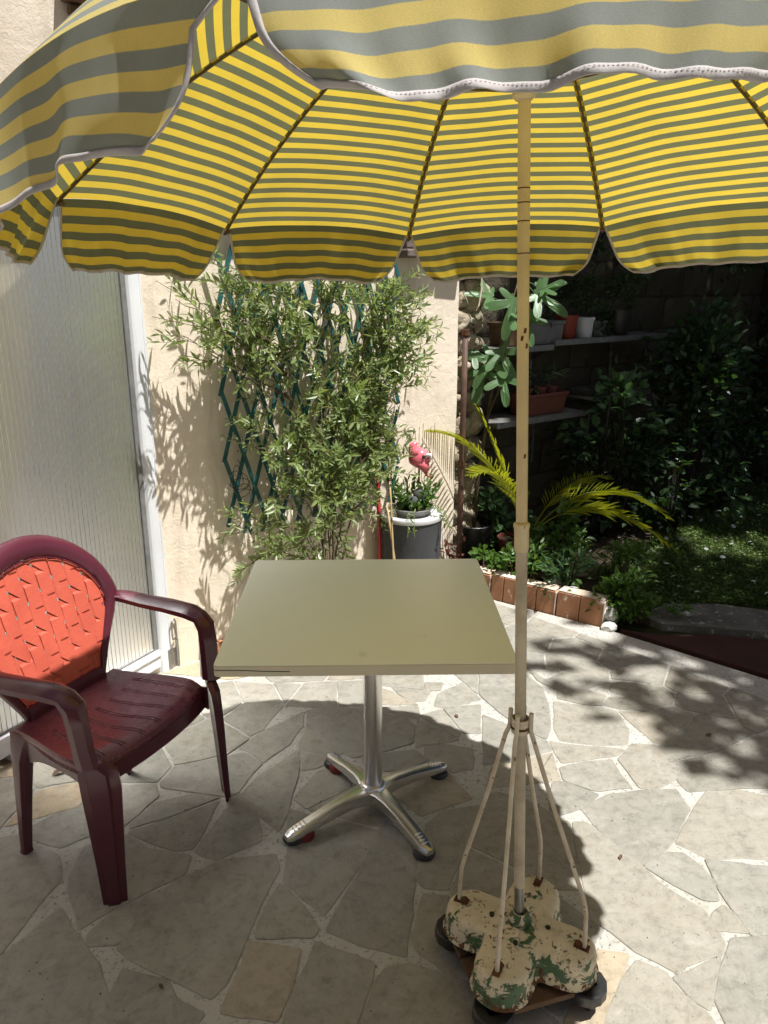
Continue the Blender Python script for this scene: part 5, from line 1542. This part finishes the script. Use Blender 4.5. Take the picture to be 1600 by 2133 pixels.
for q in range(16):
    b = V(1.08,4.22,.06)+V(random.uniform(-.04,.04),random.uniform(-.04,.04),0); h_ = random.uniform(.18,.34); dx = random.uniform(-.14,.16)
    P = [[b+V(dx*u*u-w*.004*(1-u), -.03*u*u, h_*(u*1.6-.75*u*u)) for w in (-1,1)] for u in np.linspace(0,1,8)]
    mb.grid(P)
tag(obj('strap_leaf_plant', mb, M['broad']), 'strap leaved tuft with arching blades beside the edging blocks', 'plant')
mb = MB()
random.seed(31)
for k in range(60):
    b = wp(1.66+random.uniform(-.08,.08), .10+random.uniform(-.05,.05), random.uniform(.10,.30)); leaf(mb, b, rdir(-.3,1), rdir(.1,1), .04, .02, .2, .1)
rp_ = thing('red_leaf_plant', 'small reddish plant between the drum and the black pot', 'plant', wp(1.66,.1,0)); obj('foliage', mb, pmat('red_leaf', (.16,.03,.02), (.10,.035,.02)), rp_)
add_pot('plant_pot', 'brick red pot at the wall between drum and black pot', 'pot', wp(1.66,.1,0.0), .06,.075,.14, M['terra'])

# foliage on the shelves
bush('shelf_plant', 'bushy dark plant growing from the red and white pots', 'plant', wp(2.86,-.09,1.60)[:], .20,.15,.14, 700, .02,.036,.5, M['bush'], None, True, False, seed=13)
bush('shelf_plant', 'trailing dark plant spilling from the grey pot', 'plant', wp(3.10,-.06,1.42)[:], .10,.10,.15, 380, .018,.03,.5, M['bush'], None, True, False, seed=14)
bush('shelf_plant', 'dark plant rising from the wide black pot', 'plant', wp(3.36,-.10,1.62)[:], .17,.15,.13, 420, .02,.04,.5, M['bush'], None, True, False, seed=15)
bush('shelf_plant', 'thin stemmed plant growing from the long grey box', 'plant', wp(2.52,-.1,1.66)[:], .14,.12,.22, 160, .025,.05,.35, M['bush'], None, True, True, seed=16)
bush('shelf_plant', 'sparse strappy seedlings in the terracotta trough', 'plant', wp(2.55,-.1,1.10)[:], .15,.07,.07, 60, .04,.09,.2, M['broad'], None, True, True, seed=17)

# shrubs along the block wall and the far hedge
GR = 'shrubs in the dark garden'
shr = [((1.48,4.92,.86),.26,.20,.26,210,.05,.085,.72,M['broad'],'broad leaved shrub catching a sun fleck right of the trough shelf'),
       ((1.62,5.05,.40),.50,.32,.40,900,.045,.08,.6,M['bush'],'dark rounded shrub below the small tray shelf'),
       ((2.05,5.25,.95),.42,.35,.55,1000,.05,.085,.6,M['bush'],'tall dark shrub in front of the block wall'),
       ((2.25,5.45,1.0),.24,.2,.5,170,.06,.09,.6,M['broad'],'loose shrub with a few pale broad leaves over the lawn'),
       ((2.75,5.95,.70),.50,.45,.65,1000,.05,.085,.6,M['bush'],'dark shrub beyond the pale post'),
       ((2.55,5.75,.25),.28,.25,.26,170,.06,.10,.6,M['broad'],'low broad leaved plant beside the pale post'),
       ((3.4,6.6,.9),.7,.6,.8,1300,.06,.09,.6,M['bush'],'large dark shrub left of the dark tree trunk'),
       ((1.3,4.75,1.85),.35,.2,.22,420,.035,.06,.6,M['bush'],'ivy mound high on the block wall above the shelf'),
       ((2.2,5.35,2.0),.7,.28,.30,1100,.045,.075,.6,M['bush'],'dense ivy over the block wall top at middle'),
       ((3.4,6.2,2.0),.8,.4,.4,1200,.05,.08,.6,M['bush'],'dense ivy over the block wall top at right')]
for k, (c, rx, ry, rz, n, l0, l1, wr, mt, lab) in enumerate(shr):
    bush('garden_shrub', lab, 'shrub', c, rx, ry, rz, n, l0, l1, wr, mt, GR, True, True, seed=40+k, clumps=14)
mb = MB()
random.seed(77)
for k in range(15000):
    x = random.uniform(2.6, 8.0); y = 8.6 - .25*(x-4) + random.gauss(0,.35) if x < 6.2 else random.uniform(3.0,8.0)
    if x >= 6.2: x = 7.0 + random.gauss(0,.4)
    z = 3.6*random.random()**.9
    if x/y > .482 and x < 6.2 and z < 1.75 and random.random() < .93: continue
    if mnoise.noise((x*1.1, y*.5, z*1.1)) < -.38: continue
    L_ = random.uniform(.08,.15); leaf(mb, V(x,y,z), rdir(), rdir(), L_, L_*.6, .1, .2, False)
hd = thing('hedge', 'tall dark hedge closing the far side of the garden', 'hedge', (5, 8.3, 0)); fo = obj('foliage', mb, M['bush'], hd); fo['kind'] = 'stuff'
mb = MB()
for k in range(26):
    x = random.uniform(2.6,7.6); y = 8.6-.25*(x-4) if x < 6.2 else random.uniform(3,8); x = x if x < 6.2 else 7.0
    mb.tube([V(x,y,0), V(x+random.uniform(-.1,.1),y,1.4), V(x+random.uniform(-.3,.3),y+random.uniform(-.2,.2),3.0)], [.035,.025,.01], 6)
obj('trunk', mb, M['darkbark'], hd, True)

# pale brick post on the lawn edge
ps = thing('brick_post', 'short pale pink post standing at the dark shrub edge', 'post', (2.22,5.75,0))
mb = MB(); mb.box((2.22,5.75,.16), (.085,.085,.32)); obj('post_shaft', mb, M['limed'], ps, bevel=.008)
mb = MB(); mb.box((2.22,5.75,.335), (.11,.11,.03)); obj('post_cap', mb, M['brick'], ps, bevel=.006)

# lawn: blades and clover leaves
def in_lawn(x, y):
    return edge_side(x, y) > .20 and not (abs(x-1.85) < .62 and abs(y-3.65) < .25) and ((V(x,y,0)-wp(0,0,0)).dot(V(.616,-.788,0)) > -.15 or y < 4.6)
random.seed(99)
mb = MB(); cnt = 0
while cnt < 52000:
    y = 3.4 + 5.5*random.random()**1.7; x = random.uniform(.9, 1.6 + (y-2.2)*.72)
    if not in_lawn(x, y): continue
    if y < 3.55 and x < 2.3: continue
    cnt += 1
    hgt = random.uniform(.02,.055)*(1 + .8*max(0, mnoise.noise((x*2.2, y*2.2, 4))))
    b = V(x, y, -.012)
    if cnt % 3:
        a = random.uniform(0, 6.28); w = V(math.cos(a), math.sin(a), 0)*random.uniform(.0018,.0035); tp = b + V(random.gauss(0,.018), random.gauss(0,.018), hgt)
        mb.add([b-w, b+w, tp], [(0,1,2)])
    else:
        L_ = random.uniform(.014,.030); leaf(mb, b+V(0,0,hgt*.7), rdir(-.2,.5), rdir(.6,1), L_, L_*.7, .1, .1, False)
g = obj('grass', mb, M['grass']); tag(g, 'short lawn grass and clover in dappled shade', 'grass', None, 'stuff')
dm = MB()
for q in range(9):
    a = 2*math.pi*q/9; w = V(math.cos(a),math.sin(a),0); s = V(-w.y,w.x,0)
    dm.add([w*.003, w*.012+s*.0035+V(0,0,.001), w*.0135+V(0,0,.0012), w*.012-s*.0035+V(0,0,.001)], [(0,1,2,3)])
dm.lathe([(.0042,0),(.0035,.003),(.001,.004)], (0,0,0), 8)
dme = dm.mesh('daisy', M['daisy'])
random.seed(123); placed = 0
while placed < 95:
    y = 3.6 + 3.2*random.random()**1.2; x = random.uniform(1.1, 1.6 + (y-2.4)*.66)
    if not in_lawn(x, y) or (y < 3.6 and x < 2.4): continue
    o = bpy.data.objects.new('daisy', dme); COL.objects.link(o); s = random.uniform(.8,1.35)
    o.location = (x, y, random.uniform(.035,.06)); o.rotation_euler = (random.uniform(-.7,.1), random.uniform(-.4,.4), random.uniform(0,6)); o.scale = (s,s,s)
    tag(o, 'small white daisy in the dappled lawn', 'daisy', 'daisies in the lawn'); placed += 1

# ================================================================== TREES THAT SHADE THE GARDEN
SB = [(.75,4.02),(.66,3.75),(.60,3.144),(.93,2.50),(1.27,2.20),(2.3,1.55),(4.0,.2)]
def shade_d(x, y):
    if y > 4.02: return x - (.75 - (y-4.02)*.62)
    best = 1e9; sg = 0
    for (ax, ay), (bx, by) in zip(SB[:-1], SB[1:]):
        dx, dy = bx-ax, by-ay; u = clamp(((x-ax)*dx+(y-ay)*dy)/(dx*dx+dy*dy))
        d = math.hypot(x-ax-u*dx, y-ay-u*dy)
        if d < best: best = d; sg = 1 if (dx*(y-ay)-dy*(x-ax)) > 0 else -1
    return best*sg
def gp_(x, y, z): return (x - .346*z, y + .193*z)
LIT = [(*gp_(1.35,4.42,.50), .30,.85), (*gp_(1.62,4.40,.36), .26,.8), (*gp_(.42,4.15,.88), .30,.95), (*gp_(.60,4.35,.9), .25,.8), (*gp_(.68,4.38,1.45), .22,.7), (*gp_(.84,4.34,1.6), .12,.9), (*gp_(.60,4.38,1.2), .2,.75),
       (*gp_(1.45,4.86,.95), .10,1.0), (*gp_(.82,4.02,.2), .17,.95), (*gp_(.95,3.78,.06), .16,.85), (.70,3.9,.16,.8), (*gp_(.55,4.5,1.4), .14,.8), (*gp_(.5,4.5,.6), .14,.7),
       (1.75,4.95,.27,.93), (2.15,4.93,.30,.95), (2.55,4.85,.32,.95), (2.9,4.95,.25,.9), (1.5,4.6,.12,.7), (2.0,4.45,.10,.7), (1.25,3.95,.16,.75), (*gp_(2.15,5.4,1.2), .10,.9), (*gp_(2.22,5.73,.2), .06,1.0), (1.9,3.9,.1,.6), (2.6,5.6,.12,.8), (2.2,5.3,.1,.8)]
for k in range(70): LIT.append((random.uniform(.8,3.6), random.uniform(4.1,7.5), random.uniform(.03,.08), 1.0))
tree = thing('shade_tree', 'dark trunked tree whose leafy crown shades the garden', 'tree', (3.3, 7.0, 0))
mb = MB()
mb.tube([V(3.3,7.0,-.05), V(3.28,7.0,.6), V(3.34,6.95,1.6), V(3.5,6.8,2.8), V(3.7,6.5,4.2)], [.26,.20,.18,.16,.12], 14)
obj('trunk', mb, M['darkbark'], tree, True)
mb = MB()
random.seed(8)
for k in range(22):
    e = V(random.uniform(3.0,7.8), random.uniform(.6,8.6), random.uniform(6.0,7.6)); b = V(3.7,6.5,4.2) if k % 2 else V(3.5,6.8,2.9)
    m_ = b.lerp(e,.5)+V(0,0,.5)
    mb.tube([bez(b,m_,e,q/6) for q in range(7)], [lerp(.07,.012,q/6) for q in range(7)], 6)
obj('limb', mb, M['darkbark'], tree, True)
mb = MB()
random.seed(15)
cnt = 0
for k in range(52000):
    gx, gy = random.uniform(-.6, 6.2), random.uniform(.9, 11)
    d = shade_d(gx, gy)
    if d < -.02: continue
    pr = clamp(d/.42)**1.0
    nz = mnoise.noise((gx*2.7, gy*2.7, 7)) 
    if edge_side(gx, gy) < 0.05:
        # thinner, airy edge of the crown over the paving
        pr *= min(.86, .50+d*.35) if nz > -.10 else .12
        if mnoise.noise((gx*8.5, gy*8.5, 3)) > .24: continue
    else:
        pr *= .98
    if random.random() > pr: continue
    skip = False
    for lx, ly, lr, ls in LIT:
        if (gx-lx)**2 + (gy-ly)**2 < lr*lr and random.random() < ls: skip = True; break
    if skip: continue
    z = random.uniform(6.0, 8.2)
    p = V(gx + .346*z, gy - .193*z, z)
    L_ = random.uniform(.13,.21)
    leaf(mb, p, rdir(), V(0,0,1)+rdir()*.7, L_, L_*.65, .1, .2, False); cnt += 1
cr = obj('crown', mb, M['crown'], tree); cr['kind'] = 'stuff'

# ================================================================== UNSEEN HOUSE ADDED TO CUT SKY LIGHT, LITTER ON THE PAVING
hf = thing('unseen_house', 'unseen house wall added behind the viewer to cut the sky light', 'house', (0.8, -3.3, 0))
mb = MB(); mb.box((0.8, -3.4, 2.0), (8.4, 0.25, 4.2)); obj('facade_wall', mb, M['roughwall'], hf)  # unseen block added to hold back sky light and deepen the patio shade
mb = MB(); mb.box((0.8, -3.35, 4.16), (8.6, 0.55, 0.10)); obj('eave', mb, M['wood'], hf)
for x in (-.9, 1.3, 3.2):
    mb = MB(); mb.box((x, -3.265, 1.1), (.95, .03, 2.1)); wd_ = obj('window', mb, M['pvc'], hf)
    mb = MB(); mb.box((x, -3.245, 1.1), (.80, .02, 1.92)); obj('pane', mb, M['black'], wd_)
random.seed(404)
for k, (x, y, s_, a, lab) in enumerate(((-1.19,2.37,.055,.6,'dark curled dry leaf on the paving behind the chair'),(.72,1.95,.022,1.1,'tiny dry leaf on the sunlit paving right of the stand'),(.30,2.75,.026,2.0,'tiny dry leaf on the paving beyond the table foot'),(1.25,2.62,.03,.3,'small dry leaf in the dappled shade at right'),(-.55,1.50,.02,2.4,'tiny dry leaf on the shaded paving before the chair'))):
    mb = MB(); b = V(x, y, .006); leaf(mb, b, V(math.cos(a),math.sin(a),.05), V(0,0,1), s_, s_*.5, .25, -.1)
    tag(obj('dry_leaf', mb, M['wood'], None), lab, 'leaf')
mb = MB()
for k in range(900):
    x, y = random.uniform(-1.3, 1.9), random.uniform(1.0, 3.9)
    if edge_side(x, y) > -.02 or (V(x,y,0)-wp(0,0,0)).dot(V(.616,-.788,0)) < .04: continue
    if mnoise.noise((x*2.1, y*2.1, 8)) < -.05: continue
    r = random.uniform(.0008, .0026); c = V(x, y, .004); a = random.uniform(0, 6)
    p = [c + V(r*math.cos(a+q*2.1)*random.uniform(.6,1.4), r*math.sin(a+q*2.1), -.002) for q in range(3)]
    mb.add(p + [c + V(0,0,r*.9)], [(0,1,3),(1,2,3),(2,0,3)])
tag(obj('grit', mb, M['soil']), 'fine dark grit scattered over the paving', 'grit', None, 'stuff')
